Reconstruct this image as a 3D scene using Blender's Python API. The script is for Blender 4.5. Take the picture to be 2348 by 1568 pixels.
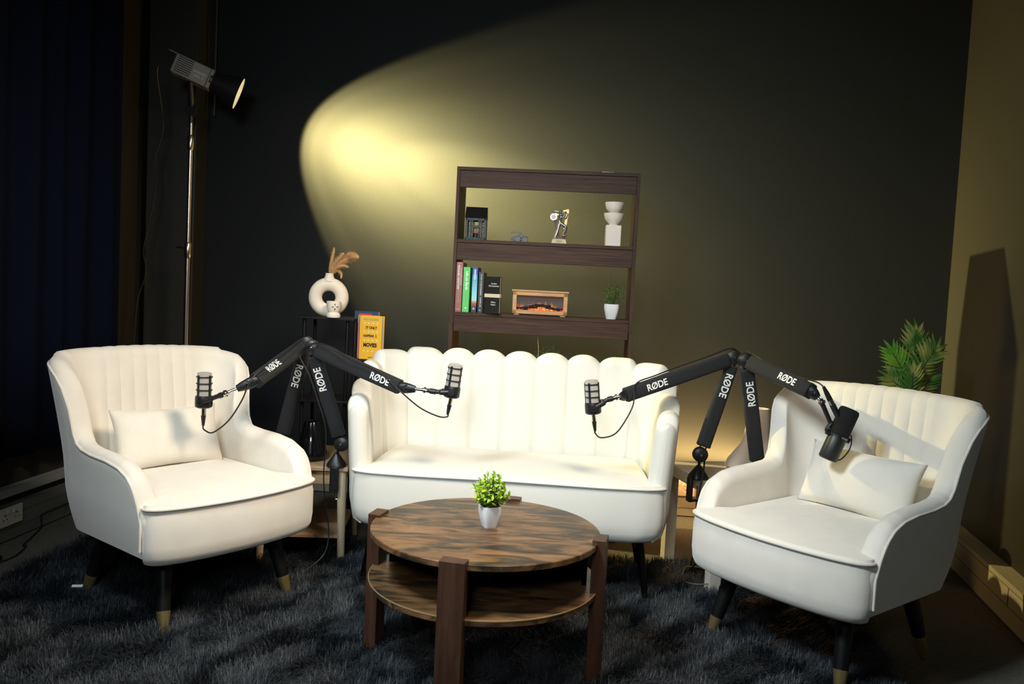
import bpy, math, random
import numpy as np
from mathutils import Vector, Matrix, noise
random.seed(7); rng=np.random.default_rng(7)
PI=math.pi
for o in list(bpy.data.objects): bpy.data.objects.remove(o)
SC=bpy.context.scene; COL=SC.collection

# ---------------------------------------------------------------- camera
r_,t_=0.05,math.radians(3.45)
R0=Vector((1,0,0)); F0=Vector((0,math.cos(t_),-math.sin(t_))); U0=Vector((0,math.sin(t_),math.cos(t_)))
cx=R0*math.cos(r_)+U0*math.sin(r_); cy=-R0*math.sin(r_)+U0*math.cos(r_)
cam=bpy.data.cameras.new('camera'); camo=bpy.data.objects.new('camera',cam); COL.objects.link(camo)
camo.matrix_world=Matrix(((cx.x,cy.x,-F0.x,0),(cx.y,cy.y,-F0.y,0),(cx.z,cy.z,-F0.z,1.16),(0,0,0,1)))
cam.sensor_width=36; cam.lens=1858/2348*36; cam.clip_start=.05
cam.dof.use_dof=True; cam.dof.focus_distance=3.3; cam.dof.aperture_fstop=4.0
SC.camera=camo
# ---------------------------------------------------------------- world, lights, exposure
w=bpy.data.worlds.new('world'); SC.world=w; w.use_nodes=True
w.node_tree.nodes['Background'].inputs[0].default_value=(.5,.62,.8,1); w.node_tree.nodes['Background'].inputs[1].default_value=.012
vs=SC.view_settings; vs.view_transform='Standard'; vs.look='None'; vs.gamma=1; vs.use_curve_mapping=False; vs.exposure=0
def aim(o,loc,to):
    o.location=loc; o.rotation_euler=(Vector(to)-Vector(loc)).to_track_quat('-Z','Y').to_euler()
def area(name,loc,to,size,power,color,spread):
    l=bpy.data.lights.new(name,'AREA'); l.shape='SQUARE'; l.size=size; l.energy=power; l.color=color; l.spread=math.radians(spread)
    o=bpy.data.objects.new(name,l); COL.objects.link(o); aim(o,loc,to); return o
def spot(name,loc,to,deg,blend,power,color,rad=.03):
    l=bpy.data.lights.new(name,'SPOT'); l.energy=power; l.color=color; l.spot_size=math.radians(deg); l.spot_blend=blend; l.shadow_soft_size=rad
    o=bpy.data.objects.new(name,l); COL.objects.link(o); aim(o,loc,to); return o
area('softbox_light_cool',(-1.15,1.25,2.6),(.7,2.7,.25),.55,27,(.84,.95,1.0),105)
area('softbox_light_warm',(.45,1.9,2.6),(-.75,2.85,.45),.5,19,(1,.83,.62),98)
area('front_fill_light',(-.45,-.7,2.1),(-.25,3.9,1.1),.6,7.5,(.86,.95,1.0),60)  # added frontal fill, not a real softbox; brightens the shelf objects
LAMP=Vector((-1.438,4.15,2.093)); LY,LP=math.radians(16.5),math.radians(20)
LD=Vector((math.cos(LY)*math.cos(LP),math.sin(LY)*math.cos(LP),-math.sin(LP)))
LK=1500   # beam strength
for nm_,deg,bl,wt,yw,pt in (('lamp_beam_edge',82,.15,.12,14,20),('lamp_beam_wide',76,.3,.12,14,20),('lamp_beam_mid',64,1,.50,15,19),('lamp_beam_core',52,1,.38,16,18.5),('lamp_beam_inner',40,1,.35,16,18.5),('lamp_beam_close',30,1,.45,15.5,18.5),('lamp_beam_hot',22,1,.85,15,16.5)):
    a_,b_=math.radians(yw),math.radians(pt)
    spot(nm_,LAMP-LD*.03,LAMP-LD*.03+Vector((math.cos(a_)*math.cos(b_),math.sin(a_)*math.cos(b_),-math.sin(b_))),deg,bl,LK*wt,(1,.78,.30),.012)
l=bpy.data.lights.new('floor_glow','POINT'); l.energy=3.2; l.color=(1,.48,.14); l.shadow_soft_size=.04
o=bpy.data.objects.new('floor_glow',l); COL.objects.link(o); o.location=(1.0,4.14,.31)
l=bpy.data.lights.new('wall_uplight','AREA'); l.shape='RECTANGLE'; l.size=.7; l.size_y=.03; l.energy=22; l.color=(1,.60,.20)
o=bpy.data.objects.new('wall_uplight',l); COL.objects.link(o); aim(o,(1.0,4.26,.30),(1.0,4.40,.75))
l=bpy.data.lights.new('wall_side_glow','AREA'); l.energy=16; l.color=(1,.5,.2); l.size=.3
o=bpy.data.objects.new('wall_side_glow',l); COL.objects.link(o); l.spread=math.radians(60); aim(o,(1.98,1.5,.9),(2.02,3.1,.05))

# ---------------------------------------------------------------- materials
MATS={}
def mat(name,color,rough=.5,metal=0,bump=0,bscale=60,spec=.5,emit=None,es=0,var=0,vscale=8,sheen=0,coat=0,stretch=(1,1,1),trans=0):
    if name in MATS: return MATS[name]
    m=bpy.data.materials.new(name); m.use_nodes=True; nt=m.node_tree; b=nt.nodes['Principled BSDF']
    c=(*color,1); b.inputs['Base Color'].default_value=c; b.inputs['Roughness'].default_value=rough; b.inputs['Metallic'].default_value=metal
    b.inputs['Specular IOR Level'].default_value=spec; b.inputs['Sheen Weight'].default_value=sheen; b.inputs['Coat Weight'].default_value=coat
    b.inputs['Transmission Weight'].default_value=trans
    if emit: b.inputs['Emission Color'].default_value=(*emit,1); b.inputs['Emission Strength'].default_value=es
    if bump or var:
        tc=nt.nodes.new('ShaderNodeTexCoord'); mp=nt.nodes.new('ShaderNodeMapping'); mp.inputs['Scale'].default_value=stretch
        nt.links.new(tc.outputs['Object'],mp.inputs[0])
    if bump:
        n=nt.nodes.new('ShaderNodeTexNoise'); n.inputs['Scale'].default_value=bscale; n.inputs['Detail'].default_value=4
        bp=nt.nodes.new('ShaderNodeBump'); bp.inputs['Strength'].default_value=bump; bp.inputs['Distance'].default_value=.01
        nt.links.new(mp.outputs[0],n.inputs['Vector']); nt.links.new(n.outputs['Fac'],bp.inputs['Height']); nt.links.new(bp.outputs[0],b.inputs['Normal'])
    if var:
        n=nt.nodes.new('ShaderNodeTexNoise'); n.inputs['Scale'].default_value=vscale; n.inputs['Detail'].default_value=3
        rp=nt.nodes.new('ShaderNodeValToRGB'); rp.color_ramp.elements[0].position=.3; rp.color_ramp.elements[1].position=.7
        rp.color_ramp.elements[0].color=(*[x*(1-var) for x in color],1); rp.color_ramp.elements[1].color=(*[min(1,x*(1+var)) for x in color],1)
        nt.links.new(mp.outputs[0],n.inputs['Vector']); nt.links.new(n.outputs['Fac'],rp.inputs[0]); nt.links.new(rp.outputs[0],b.inputs['Base Color'])
    MATS[name]=m; return m
def wood(name,stops,scale=(1,12,12),rough=.4,nscale=6,dist=1.5,bump=.08):
    if name in MATS: return MATS[name]
    m=bpy.data.materials.new(name); m.use_nodes=True; nt=m.node_tree; b=nt.nodes['Principled BSDF']; b.inputs['Roughness'].default_value=rough; b.inputs['Specular IOR Level'].default_value=.3
    tc=nt.nodes.new('ShaderNodeTexCoord'); mp=nt.nodes.new('ShaderNodeMapping'); mp.inputs['Scale'].default_value=scale
    n=nt.nodes.new('ShaderNodeTexNoise'); n.inputs['Scale'].default_value=nscale; n.inputs['Detail'].default_value=8; n.inputs['Roughness'].default_value=.62; n.inputs['Distortion'].default_value=dist
    rp=nt.nodes.new('ShaderNodeValToRGB'); e=rp.color_ramp.elements
    while len(e)<len(stops): e.new(.5)
    for i,(p,c) in enumerate(stops): e[i].position=p; e[i].color=(*c,1)
    bp=nt.nodes.new('ShaderNodeBump'); bp.inputs['Strength'].default_value=bump; bp.inputs['Distance'].default_value=.003
    L=nt.links.new; L(tc.outputs['Object'],mp.inputs[0]); L(mp.outputs[0],n.inputs['Vector']); L(n.outputs['Fac'],rp.inputs[0]); L(rp.outputs[0],b.inputs['Base Color']); L(n.outputs['Fac'],bp.inputs['Height']); L(bp.outputs[0],b.inputs['Normal'])
    MATS[name]=m; return m
m_wall=mat('wall_paint',(.0175,.0205,.0225),.6,bump=.05,bscale=180,spec=.15)
m_wallR=mat('wall_paint_side',(.026,.026,.020),.55,bump=.05,bscale=180,spec=.3)
m_floor=mat('carpet_tile',(.16,.15,.13),.95,bump=.4,bscale=400,var=.15,vscale=60,spec=.1)
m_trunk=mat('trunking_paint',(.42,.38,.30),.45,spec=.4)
m_gap=mat('shadow_gap',(.004,.004,.004),.8)
m_velvet=mat('cream_velvet',(.80,.755,.675),.85,sheen=.5,spec=.15,bump=.12,bscale=9,var=.03,vscale=14)
m_leath=mat('cream_upholstery',(.75,.74,.68),.55,spec=.3,bump=.04,bscale=6)
m_pipe=mat('piping_cream',(.74,.70,.63),.7)
m_blackw=mat('black_wood',(.004,.004,.004),.5,spec=.3)
m_brass=mat('brass',(.80,.60,.26),.3,.88)
m_black=mat('black_plastic',(.012,.012,.013),.38)
m_sleeve=mat('black_sleeve',(.009,.010,.012),.85,bump=.1,bscale=500,sheen=.05)
m_cable=mat('cable_rubber',(.012,.012,.013),.5)
m_chrome=mat('chrome',(.75,.73,.68),.18,1)
m_dmetal=mat('dark_metal',(.05,.045,.04),.25,1)
m_white=mat('white_print',(.85,.85,.82),.6)
m_grille=mat('mic_grille',(.78,.74,.67),.45,.3,bump=.8,bscale=900)
m_ceram=mat('cream_ceramic',(.90,.80,.66),.6,spec=.3,bump=.04,bscale=200)
m_bcer=mat('black_ceramic',(.006,.006,.007),.12)
m_pot=mat('white_ceramic',(.82,.83,.84),.25)
m_foam=mat('black_foam',(.007,.007,.007),.95,bump=.3,bscale=700)
m_plasw=mat('socket_white',(.72,.70,.62),.4)
m_lack=mat('white_lacquer',(.66,.62,.55),.3)
m_walnut=wood('dark_walnut',[(.3,(.030,.013,.008)),(.55,(.062,.030,.019)),(.75,(.092,.050,.034))],(1.2,30,30),.6,4,.6)
m_walnutV=wood('dark_walnut_upright',[(.3,(.030,.013,.008)),(.55,(.062,.030,.019)),(.75,(.092,.050,.034))],(30,30,1.2),.6,4,.6)
m_rustic=wood('rustic_brown_board',[(.36,(.020,.016,.012)),(.45,(.060,.036,.018)),(.54,(.155,.080,.034)),(.70,(.25,.135,.060))],(1.7,6.5,6.5),.35,3.2,.9,.02)
m_rusticV=wood('brown_board_upright',[(.3,(.040,.018,.010)),(.6,(.075,.035,.020)),(.8,(.11,.055,.030))],(14,14,1.5),.4,3,.6)
m_edge=mat('tan_edge_band',(.40,.27,.14),.45)
m_oak=wood('light_oak',[(.3,(.42,.27,.14)),(.6,(.58,.40,.23)),(.8,(.66,.49,.30))],(2,22,22),.45,4,.6)
m_oakV=wood('light_oak_upright',[(.3,(.46,.36,.23)),(.6,(.62,.51,.35)),(.8,(.70,.60,.43))],(22,22,2),.45,4,.6)
m_pine=wood('pine_frame',[(.3,(.42,.22,.09)),(.6,(.62,.36,.17)),(.8,(.72,.47,.25))],(2,30,30),.4,5,.6)

# ---------------------------------------------------------------- mesh helpers
class MB:
    def __init__(s): s.v=[]; s.f=[]; s.mi=[]; s.cur=0
    def add(s,vs,fs):
        b=len(s.v); s.v+= [tuple(v) for v in vs]; s.f+=[tuple(i+b for i in f) for f in fs]; s.mi+=[s.cur]*len(fs); return s
    def box(s,c,d,M=None):
        x,y,z=[k/2 for k in d]; P=[Vector((i*x,j*y,k*z)) for i in(-1,1) for j in(-1,1) for k in(-1,1)]
        if M is not None: P=[M@p for p in P]
        P=[p+Vector(c) for p in P]
        return s.add(P,[(0,1,3,2),(4,6,7,5),(0,4,5,1),(2,3,7,6),(0,2,6,4),(1,5,7,3)])
    def hexa(s,P): # bottom 4 (ccw), top 4
        return s.add(P,[(3,2,1,0),(4,5,6,7),(0,1,5,4),(1,2,6,5),(2,3,7,6),(3,0,4,7)])
    def tube(s,path,rad,n=8,cap=True,sc=(1,1),up=None):
        path=[Vector(p) for p in path]; N=len(path); rr=rad if hasattr(rad,'__len__') else [rad]*N
        vs=[];fs=[]; prev=None
        for i,p in enumerate(path):
            a=path[max(0,i-1)]; b=path[min(N-1,i+1)]; d=(b-a).normalized()
            if prev is None:
                u=Vector(up) if up is not None else (Vector((0,0,1)) if abs(d.z)<.9 else Vector((1,0,0)))
                u=(u-d*u.dot(d)).normalized()
            else:
                u=prev-d*prev.dot(d); u=u.normalized() if u.length>1e-6 else d.orthogonal().normalized()
            prev=u; w=d.cross(u)
            for k in range(n):
                an=2*PI*k/n; vs.append(p+(u*math.cos(an)*sc[0]+w*math.sin(an)*sc[1])*rr[i])
        for i in range(N-1):
            for k in range(n):
                fs.append((i*n+k,i*n+(k+1)%n,(i+1)*n+(k+1)%n,(i+1)*n+k))
        if cap: fs.append(tuple(range(n-1,-1,-1))); fs.append(tuple((N-1)*n+k for k in range(n)))
        return s.add(vs,fs)
    def cyl(s,a,b,r0,r1=None,n=24): return s.tube([a,b],[r0,r0 if r1 is None else r1],n)
    def lathe(s,prof,c=(0,0,0),n=40,M=None,cap=True):
        vs=[];fs=[]
        for (r,z) in prof:
            for k in range(n):
                p=Vector((r*math.cos(2*PI*k/n),r*math.sin(2*PI*k/n),z))
                if M is not None: p=M@p
                vs.append(p+Vector(c))
        for i in range(len(prof)-1):
            for k in range(n): fs.append((i*n+k,i*n+(k+1)%n,(i+1)*n+(k+1)%n,(i+1)*n+k))
        if cap:
            fs.append(tuple(range(n-1,-1,-1))); fs.append(tuple((len(prof)-1)*n+k for k in range(n)))
        return s.add(vs,fs)
    def loft(s,rings,cap=True,closed=True):
        n=len(rings[0]); vs=[p for r in rings for p in r]; fs=[]
        for i in range(len(rings)-1):
            for k in range(n if closed else n-1): fs.append((i*n+k,i*n+(k+1)%n,(i+1)*n+(k+1)%n,(i+1)*n+k))
        if cap: fs.append(tuple(range(n-1,-1,-1))); fs.append(tuple((len(rings)-1)*n+k for k in range(n)))
        return s.add(vs,fs)
    def ball(s,c,r,n=16,sc=(1,1,1)):
        pr=[(math.cos(a)*r,math.sin(a)*r) for a in np.linspace(-PI/2+.05,PI/2-.05,n//2+2)]
        M=Matrix.Diagonal(Vector(sc)); return s.lathe(pr,c,n,M)
    def build(s,name,m,parent=None,world=False,smooth=True,bevel=0,sub=0,merge=False,seg=2):
        if world and parent is not None:
            p=parent; off=Vector((0,0,0))
            while p is not None: off+=Vector(p.location); p=p.parent
            s.v=[tuple(Vector(v)-off) for v in s.v]
        me=bpy.data.meshes.new(name); me.from_pydata(s.v,[],s.f); me.update()
        for mm in (m if isinstance(m,(list,tuple)) else [m]): me.materials.append(mm)
        if len(set(s.mi))>1: me.polygons.foreach_set('material_index',s.mi)
        o=bpy.data.objects.new(name,me); COL.objects.link(o)
        if parent is not None: o.parent=parent
        if merge:
            k=o.modifiers.new('w','WELD'); k.merge_threshold=1e-5
        if bevel:
            k=o.modifiers.new('b','BEVEL'); k.width=bevel; k.segments=seg; k.limit_method='ANGLE'; k.angle_limit=math.radians(40); k.harden_normals=False
        if sub:
            k=o.modifiers.new('s','SUBSURF'); k.levels=sub; k.render_levels=sub
        if smooth:
            me.shade_smooth()
            try: me.set_sharp_from_angle(angle=math.radians(42))
            except Exception: pass
        return o
def tag(o,label=None,cat=None,group=None,kind=None):
    if label: o['label']=label
    if cat: o['category']=cat
    if group: o['group']=group
    if kind: o['kind']=kind
    return o
def empty(name,loc,label,cat,rz=0,group=None):
    o=bpy.data.objects.new(name,None); COL.objects.link(o); o.location=loc; o.rotation_euler=(0,0,rz); o.empty_display_size=.05
    return tag(o,label,cat,group)
def copy_tree(o,parent=None):
    c=o.copy(); COL.objects.link(c); c.parent=parent
    for ch in list(o.children): copy_tree(ch,c)
    return c
def box(name,c,d,m,parent=None,bevel=.002,M=None,**k): return MB().box(c,d,M).build(name,m,parent,bevel=bevel,**k)
def text(s,size,m,parent,origin,xd,yd,name='lettering',ext=.0004,align='CENTER',bold=0,width=1):
    cu=bpy.data.curves.new('t','FONT'); cu.body=s; cu.size=size; cu.extrude=ext; cu.align_x=align; cu.align_y='CENTER'; cu.offset=bold; cu.resolution_u=3
    to=bpy.data.objects.new('t',cu); COL.objects.link(to)
    bpy.context.view_layer.update()
    me=bpy.data.meshes.new_from_object(to.evaluated_get(bpy.context.evaluated_depsgraph_get())); bpy.data.objects.remove(to); bpy.data.curves.remove(cu)
    xd=Vector(xd).normalized(); yd=Vector(yd); yd=(yd-xd*yd.dot(xd)).normalized(); zd=xd.cross(yd)
    Mx=Matrix((( xd.x*width,yd.x,zd.x,origin[0]),(xd.y*width,yd.y,zd.y,origin[1]),(xd.z*width,yd.z,zd.z,origin[2]),(0,0,0,1)))
    me.transform(Mx); me.name=name; me.materials.clear(); me.materials.append(m)
    o=bpy.data.objects.new(name,me); COL.objects.link(o)
    if parent is not None: o.parent=parent
    return o
def bez(pts,n=10):
    pts=[Vector(p) for p in pts]; out=[]; N=len(pts)
    for i in range(N-1):
        p0=pts[max(0,i-1)];p1=pts[i];p2=pts[i+1];p3=pts[min(N-1,i+2)]
        for k in range(n):
            t=k/n; out.append(.5*((2*p1)+(p2-p0)*t+(2*p0-5*p1+4*p2-p3)*t*t+(3*p1-p0-3*p2+p3)*t**3))
    out.append(pts[-1]); return out
def frame(z,x=(1,0,0)):
    z=Vector(z).normalized(); x=Vector(x); x=(x-z*x.dot(z)).normalized(); y=z.cross(x)
    return Matrix(((x.x,y.x,z.x),(x.y,y.y,z.y),(x.z,y.z,z.z)))

# ---------------------------------------------------------------- room
ZC=2.95
def slab(name,a,b,z0,z1,th,m,side=1,off=0):
    a=Vector((*a,0)); b=Vector((*b,0)); d=(b-a).normalized(); n=Vector((d.y,-d.x,0))*side
    a=a+n*off; b=b+n*off
    P=[a,b,b+n*th,a+n*th]; P=P if side<0 else P
    V=[(p.x,p.y,z0) for p in P]+[(p.x,p.y,z1) for p in P]
    return tag(MB().hexa(V).build(name,m,smooth=False),kind='structure')
def LW(y): return (-2.103+.088*(y-3.336),y)
def RW(y): return (2.068+.222*(y-3.677),y)
def BW(x): return (x,4.28-.07*(x-2.284))
tag(box('floor',(0,1.6,-.03),(6.4,7.4,.06),m_floor,bevel=0,smooth=False),kind='structure')
tag(box('ceiling',(0,1.6,ZC+.03),(6.4,7.4,.06),mat('ceiling_paint',(.03,.03,.03),.8),bevel=0,smooth=False),kind='structure')
slab('wall_back',BW(-2.6),BW(2.6),0,ZC,.1,m_wall,-1)
def lwp(y,o): # point on left wall, offset into the room
    x,_=LW(y); n=Vector((1,-.088)).normalized(); return (x+n.x*o,y+n.y*o)
def rwp(y,o):
    x,_=RW(y); n=Vector((-1,.222)).normalized(); return (x+n.x*o,y+n.y*o)
slab('wall_left',lwp(-1.9,-.05),lwp(4.75,-.05),0,ZC,.1,mat('wall_paint_left',(.022,.020,.016),.6),-1)
slab('wall_right',rwp(-1.9,-.08),rwp(4.7,-.08),0,ZC,.1,m_wallR,1)
slab('wall_front',(-2.7,-1.9),(2.7,-1.9),0,ZC,.1,m_wall,1)
# trunking along the walls
def trunk(name,p,q,th,side,lines=(.055,.115),zt=.16):
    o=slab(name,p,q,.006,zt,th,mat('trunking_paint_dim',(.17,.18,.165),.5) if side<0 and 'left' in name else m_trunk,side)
    a=Vector((*p,0)); b=Vector((*q,0)); d=(b-a).normalized(); n=Vector((d.y,-d.x,0))*side
    for z in lines:
        g=MB(); mid=(a+b)/2-n*.0006; g.box((mid.x,mid.y,z),((b-a).length,.0016,.0022),Matrix.Rotation(math.atan2(d.y,d.x),3,'Z'))
        g.build('seam',mat('seam_line',(.13,.10,.06),.6),o,smooth=False)
    return o
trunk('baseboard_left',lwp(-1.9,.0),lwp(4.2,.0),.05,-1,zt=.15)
def rwt(y): return rwp(y,.06)
tk=trunk('baseboard_right',(rwp(-1.9,.0)),(rwp(4.2,.0)),.08,1,(.075,.145),.166)
for yy in (3.0,2.0):
    a=rwp(yy,.001); box('joint',(a[0],a[1],.11),(.002,.002,.066),mat('seam_line',(0,0,0)),tk,bevel=0)
def bwp(x,o): p=BW(x); return (p[0]-.07*o,p[1]-o)
trunk('baseboard_back',bwp(-1.85,.05),bwp(2.1,.05),.05,-1,(.05,.115),.16)
slab('trim_1',lwp(-1.9,.0),lwp(4.2,.0),.192,.225,.05,mat('sill_paint',(.33,.36,.36),.5),-1)
# boxed column in the back left corner
tag(box('trim_2',(-1.88,4.50,ZC/2),(.26,.2,ZC),mat('column_paint',(.026,.026,.022),.5),bevel=.004),kind='structure')
# curtain
def curtain():
    mb=MB(); N=260; rows=[.39,.9,1.6,2.3,2.92]; rg=[]
    for z in rows:
        ring=[]
        for i in range(N+1):
            s=i/N; y=1.3+s*2.72; ph=s*2*PI*15+.6*math.sin(s*23); amp=.028+.01*math.sin(s*41+z)
            o=.10+amp*math.sin(ph)
            p=lwp(y,o); ring.append((p[0],p[1]+.01*math.cos(ph*.5),z))
        rg.append(ring)
    mb.loft(rg,cap=False,closed=False)
    o=mb.build('curtain',mat('navy_curtain',(.0035,.006,.018),.9,spec=.1)); k=o.modifiers.new('s','SOLIDIFY'); k.thickness=.003
    return tag(o,'long dark navy curtain hanging in folds on the left wall','curtain')
curtain()
def socket(name,c,d,n,w,h,label,plug=False):
    d=Vector(d).normalized(); n=Vector(n).normalized(); M=Matrix(((d.x,n.x,0),(d.y,n.y,0),(0,0,1)))
    e=empty(name,c,label,'socket')
    MB().box((0,0,0),(w,.012,h),M).build('face_plate',m_plasw,e,bevel=.003)
    for sx in (-.25,.25):
        if plug and sx<0: continue
        for dx,dz,ww,hh in ((-.011,-.008,.005,.004),(.011,-.008,.005,.004),(0,.010,.004,.007)):
            MB().box(d*(sx*w+dx)+n*.0065+Vector((0,0,dz)),(ww,.002,hh),M).build('pin_hole',m_gap,e,smooth=False)
    for sx in (-.12,.12): MB().box(d*(sx*w)+n*.008+Vector((0,0,.022)),(.012,.006,.016),M).build('rocker_switch',m_plasw,e,bevel=.001)
    if plug:
        MB().box(d*(-.26*w)+n*.024+Vector((0,0,-.012)),(.042,.035,.045),M).build('plug',m_plasw,e,bevel=.008,seg=3)
        MB().tube(bez([d*(-.26*w)+n*.024+Vector((0,0,-.034)),d*(-.26*w)+n*.026+Vector((0,0,-.055)),d*(-.45*w)+n*.03+Vector((0,0,-.07)),d*(-1.2*w)+n*.03+Vector((0,0,-.072))]),.003,8).build('flex',m_plasw,e)
    return e
dL=Vector((.088,1,0)).normalized()
p=lwp(3.385,.006); socket('wall_socket',(p[0],p[1],.11),dL,(1,-.088,0),.146,.078,'white double wall socket on the dim trunking at the left wall')
dB=Vector((1,-.07,0)).normalized()
p=bwp(.955,.056); socket('wall_socket',(p[0],p[1],.158),dB,(-.07,-1,0),.146,.086,'white double wall socket with a plug in it behind the white table',True)

# ---------------------------------------------------------------- rug
RUG=[(-1.95,1.2),(1.02,1.05),(1.16,1.8),(1.245,2.44),(1.345,2.99),(1.40,3.42),(.78,3.47),(-.6,3.56),(-1.76,3.64),(-1.80,3.38),(-1.845,2.92)]
def inside(x,y,P):
    c=np.zeros(len(x),bool); n=len(P)
    for i in range(n):
        x1,y1=P[i];x2,y2=P[(i+1)%n]
        k=((y1>y)!=(y2>y))&(x<(x2-x1)*(y-y1)/(y2-y1+1e-12)+x1); c^=k
    return c
rug=empty('rug',(0,0,0),'large black shaggy rug under the armchairs and coffee table','rug')
MB().loft([[(x,y,.001) for x,y in RUG],[(x,y,.012) for x,y in RUG]]).build('backing',mat('rug_backing',(.008,.009,.011),.95),rug,smooth=False)
def pile():
    n=230000
    x=rng.uniform(-1.95,1.42,n); y=2.0+(3.66-2.0)*rng.uniform(0,1,n)
    k=inside(x+rng.normal(0,.012,n),y+rng.normal(0,.012,n),RUG); x=x[k];y=y[k]; n=len(x)
    def fld(a,b,s,ph): return np.sin(a*s+ph)*np.cos(b*s*1.3-ph*2)+.6*np.sin(a*s*2.3-b*s*1.7+ph*3)
    ang=2.2*fld(x,y,9,.3)+1.6*fld(y,x,17,1.1)+rng.normal(0,.7,n)
    lean=np.clip(.75+.35*fld(x,y,12,2.)+rng.normal(0,.25,n),.05,1.5)
    L=rng.uniform(.034,.062,n); wd=rng.uniform(.0006,.0013,n)
    dx,dy=np.cos(ang),np.sin(ang); px,py=-dy,dx
    V=np.zeros((n,7,3)); z0=.010
    for i,(t,wf) in enumerate(((0,1),(.4,.95),(.75,.7),(1,0))):
        out=L*np.sin(lean)*t**1.6; up=L*np.cos(lean*t)*t*.9
        cxn=x+dx*out; cyn=y+dy*out; cz=np.maximum(z0+up,.012)
        if i<3:
            V[:,2*i]=np.stack([cxn-px*wd*wf,cyn-py*wd*wf,cz],1); V[:,2*i+1]=np.stack([cxn+px*wd*wf,cyn+py*wd*wf,cz],1)
        else: V[:,6]=np.stack([cxn,cyn,cz],1)
    base=(np.arange(n)*7)[:,None]
    q=np.concatenate([base+np.array([0,1,3,2]),base+np.array([2,3,5,4])],1).reshape(-1,4); t3=base+np.array([4,5,6])
    me=bpy.data.meshes.new('pile'); me.vertices.add(n*7); me.vertices.foreach_set('co',V.reshape(-1))
    loops=np.concatenate([q.reshape(-1),t3.reshape(-1)]); me.loops.add(len(loops)); me.loops.foreach_set('vertex_index',loops.astype(np.int32))
    npoly=len(q)+len(t3); me.polygons.add(npoly)
    st=np.concatenate([np.arange(len(q))*4,len(q)*4+np.arange(len(t3))*3]); me.polygons.foreach_set('loop_start',st.astype(np.int32))
    me.update(calc_edges=True); me.validate()
    m=mat('shaggy_pile',(.027,.034,.042),.5,spec=.35,var=.5,vscale=3)
    me.materials.append(m); o=bpy.data.objects.new('pile',me); COL.objects.link(o); o.parent=rug; tag(o,kind='stuff')
pile()

# ---------------------------------------------------------------- upholstered shells
def shell(cols,t,zb,zin,nz=16,nr=8):
    """cols: dicts p (plan), n (outward), H, out(z), bul (channel bulge), thick scale, push"""
    rings=[]
    for c in cols:
        p=Vector((*c['p'],0)); n=Vector((*c['n'],0)); H=c['H']; ts=c.get('ts',1); th=t*ts; pu=Vector((*c.get('push',(0,0)),0)); b=c.get('bul',0); mid=c.get('mid',t/2)
        ring=[]; zt=H-t/2
        def P(z,o): 
            q=p+n*(c['out'](z)-mid+o)+pu; return (q.x,q.y,z)
        ring.append(P(zb,th*.22)); 
        for i in range(nz):
            z=zb+.012+(zt-zb-.012)*i/(nz-1); ring.append(P(z,th/2+b*.5*min(1,(z-zb)/.1)))
        for i in range(1,nr):
            a=PI*i/nr; ring.append(P(zt+math.sin(a)*(t/2+b*.3),math.cos(a)*(th/2+b*.4)))
        for i in range(nz):
            z=zt-(zt-zin)*i/(nz-1); ring.append(P(z,-th/2-b*(.35+.65*min(1,(zt-z)/.08))))
        rings.append(ring)
    mb=MB(); mb.loft(rings,cap=False,closed=False); return mb,rings,nz,nr
def interp(tab,x):
    xs=[a for a,_ in tab]; ys=[b for _,b in tab]; return float(np.interp(x,xs,ys))
def endcols(c,fwd,t,k=6):
    out=[]
    for i in range(1,k+1):
        a=PI/2*i/k; d=dict(c); d['ts']=max(.001,math.cos(a)); s=t/2*math.sin(a)*.8; d['push']=(fwd[0]*s,fwd[1]*s); d['H']=c['H']-.012*(1-math.cos(a)); d['bul']=c.get('bul',0)*math.cos(a); out.append(d)
    return out
def upath(hw,rad,vf,vb,ns=60,nc=24,nb=90,bow=0):
    """from left arm front round the back to the right arm front: returns (p,n,zone,v)"""
    out=[]
    for i in range(ns): 
        v=vf+(vb-rad-vf)*i/ns; out.append(((-hw,v),(-1,0)))
    for i in range(nc):
        a=PI/2*i/nc; out.append(((-hw+rad-rad*math.cos(a),vb-rad+rad*math.sin(a)),(-math.cos(a),math.sin(a))))
    for i in range(nb+1):
        x=-hw+rad+(2*hw-2*rad)*i/nb; out.append(((x,vb),(0,1)))
    for i in range(1,nc+1):
        a=PI/2*(1-i/nc); out.append(((hw-rad+rad*math.cos(a),vb-rad+rad*math.sin(a)),(math.cos(a),math.sin(a))))
    for i in range(1,ns+1):
        v=vb-rad+(vf-vb+rad)*i/ns; out.append(((hw,v),(1,0)))
    return out
def outline(P,n=96):
    Q=[Vector((*p,0)) for p in P]; Q.append(Q[0]); L=[0]
    for a,b in zip(Q,Q[1:]): L.append(L[-1]+(b-a).length)
    out=[]
    for i in range(n):
        s=L[-1]*i/n; out.append((float(np.interp(s,L,[q.x for q in Q])),float(np.interp(s,L,[q.y for q in Q]))))
    return out
def smooth_loop(P,it=2):
    for _ in range(it):
        n=len(P); P=[((P[i-1][0]+2*P[i][0]+P[(i+1)%n][0])/4,(P[i-1][1]+2*P[i][1]+P[(i+1)%n][1])/4) for i in range(n)]
    return P
def layers(O,c,L):
    """L: (inset metres, z)"""
    rings=[]
    for ins,z in L:
        ring=[]
        n=len(O)
        for i in range(n):
            q=Vector(O[i]); nn=(q-Vector(c)); nn=nn/max(nn.length,1e-6)
            if callable(z): zz=z(*(q-nn*ins))
            else: zz=z
            q=q-nn*ins; ring.append((q.x,q.y,zz))
        rings.append(ring)
    return rings
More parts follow.
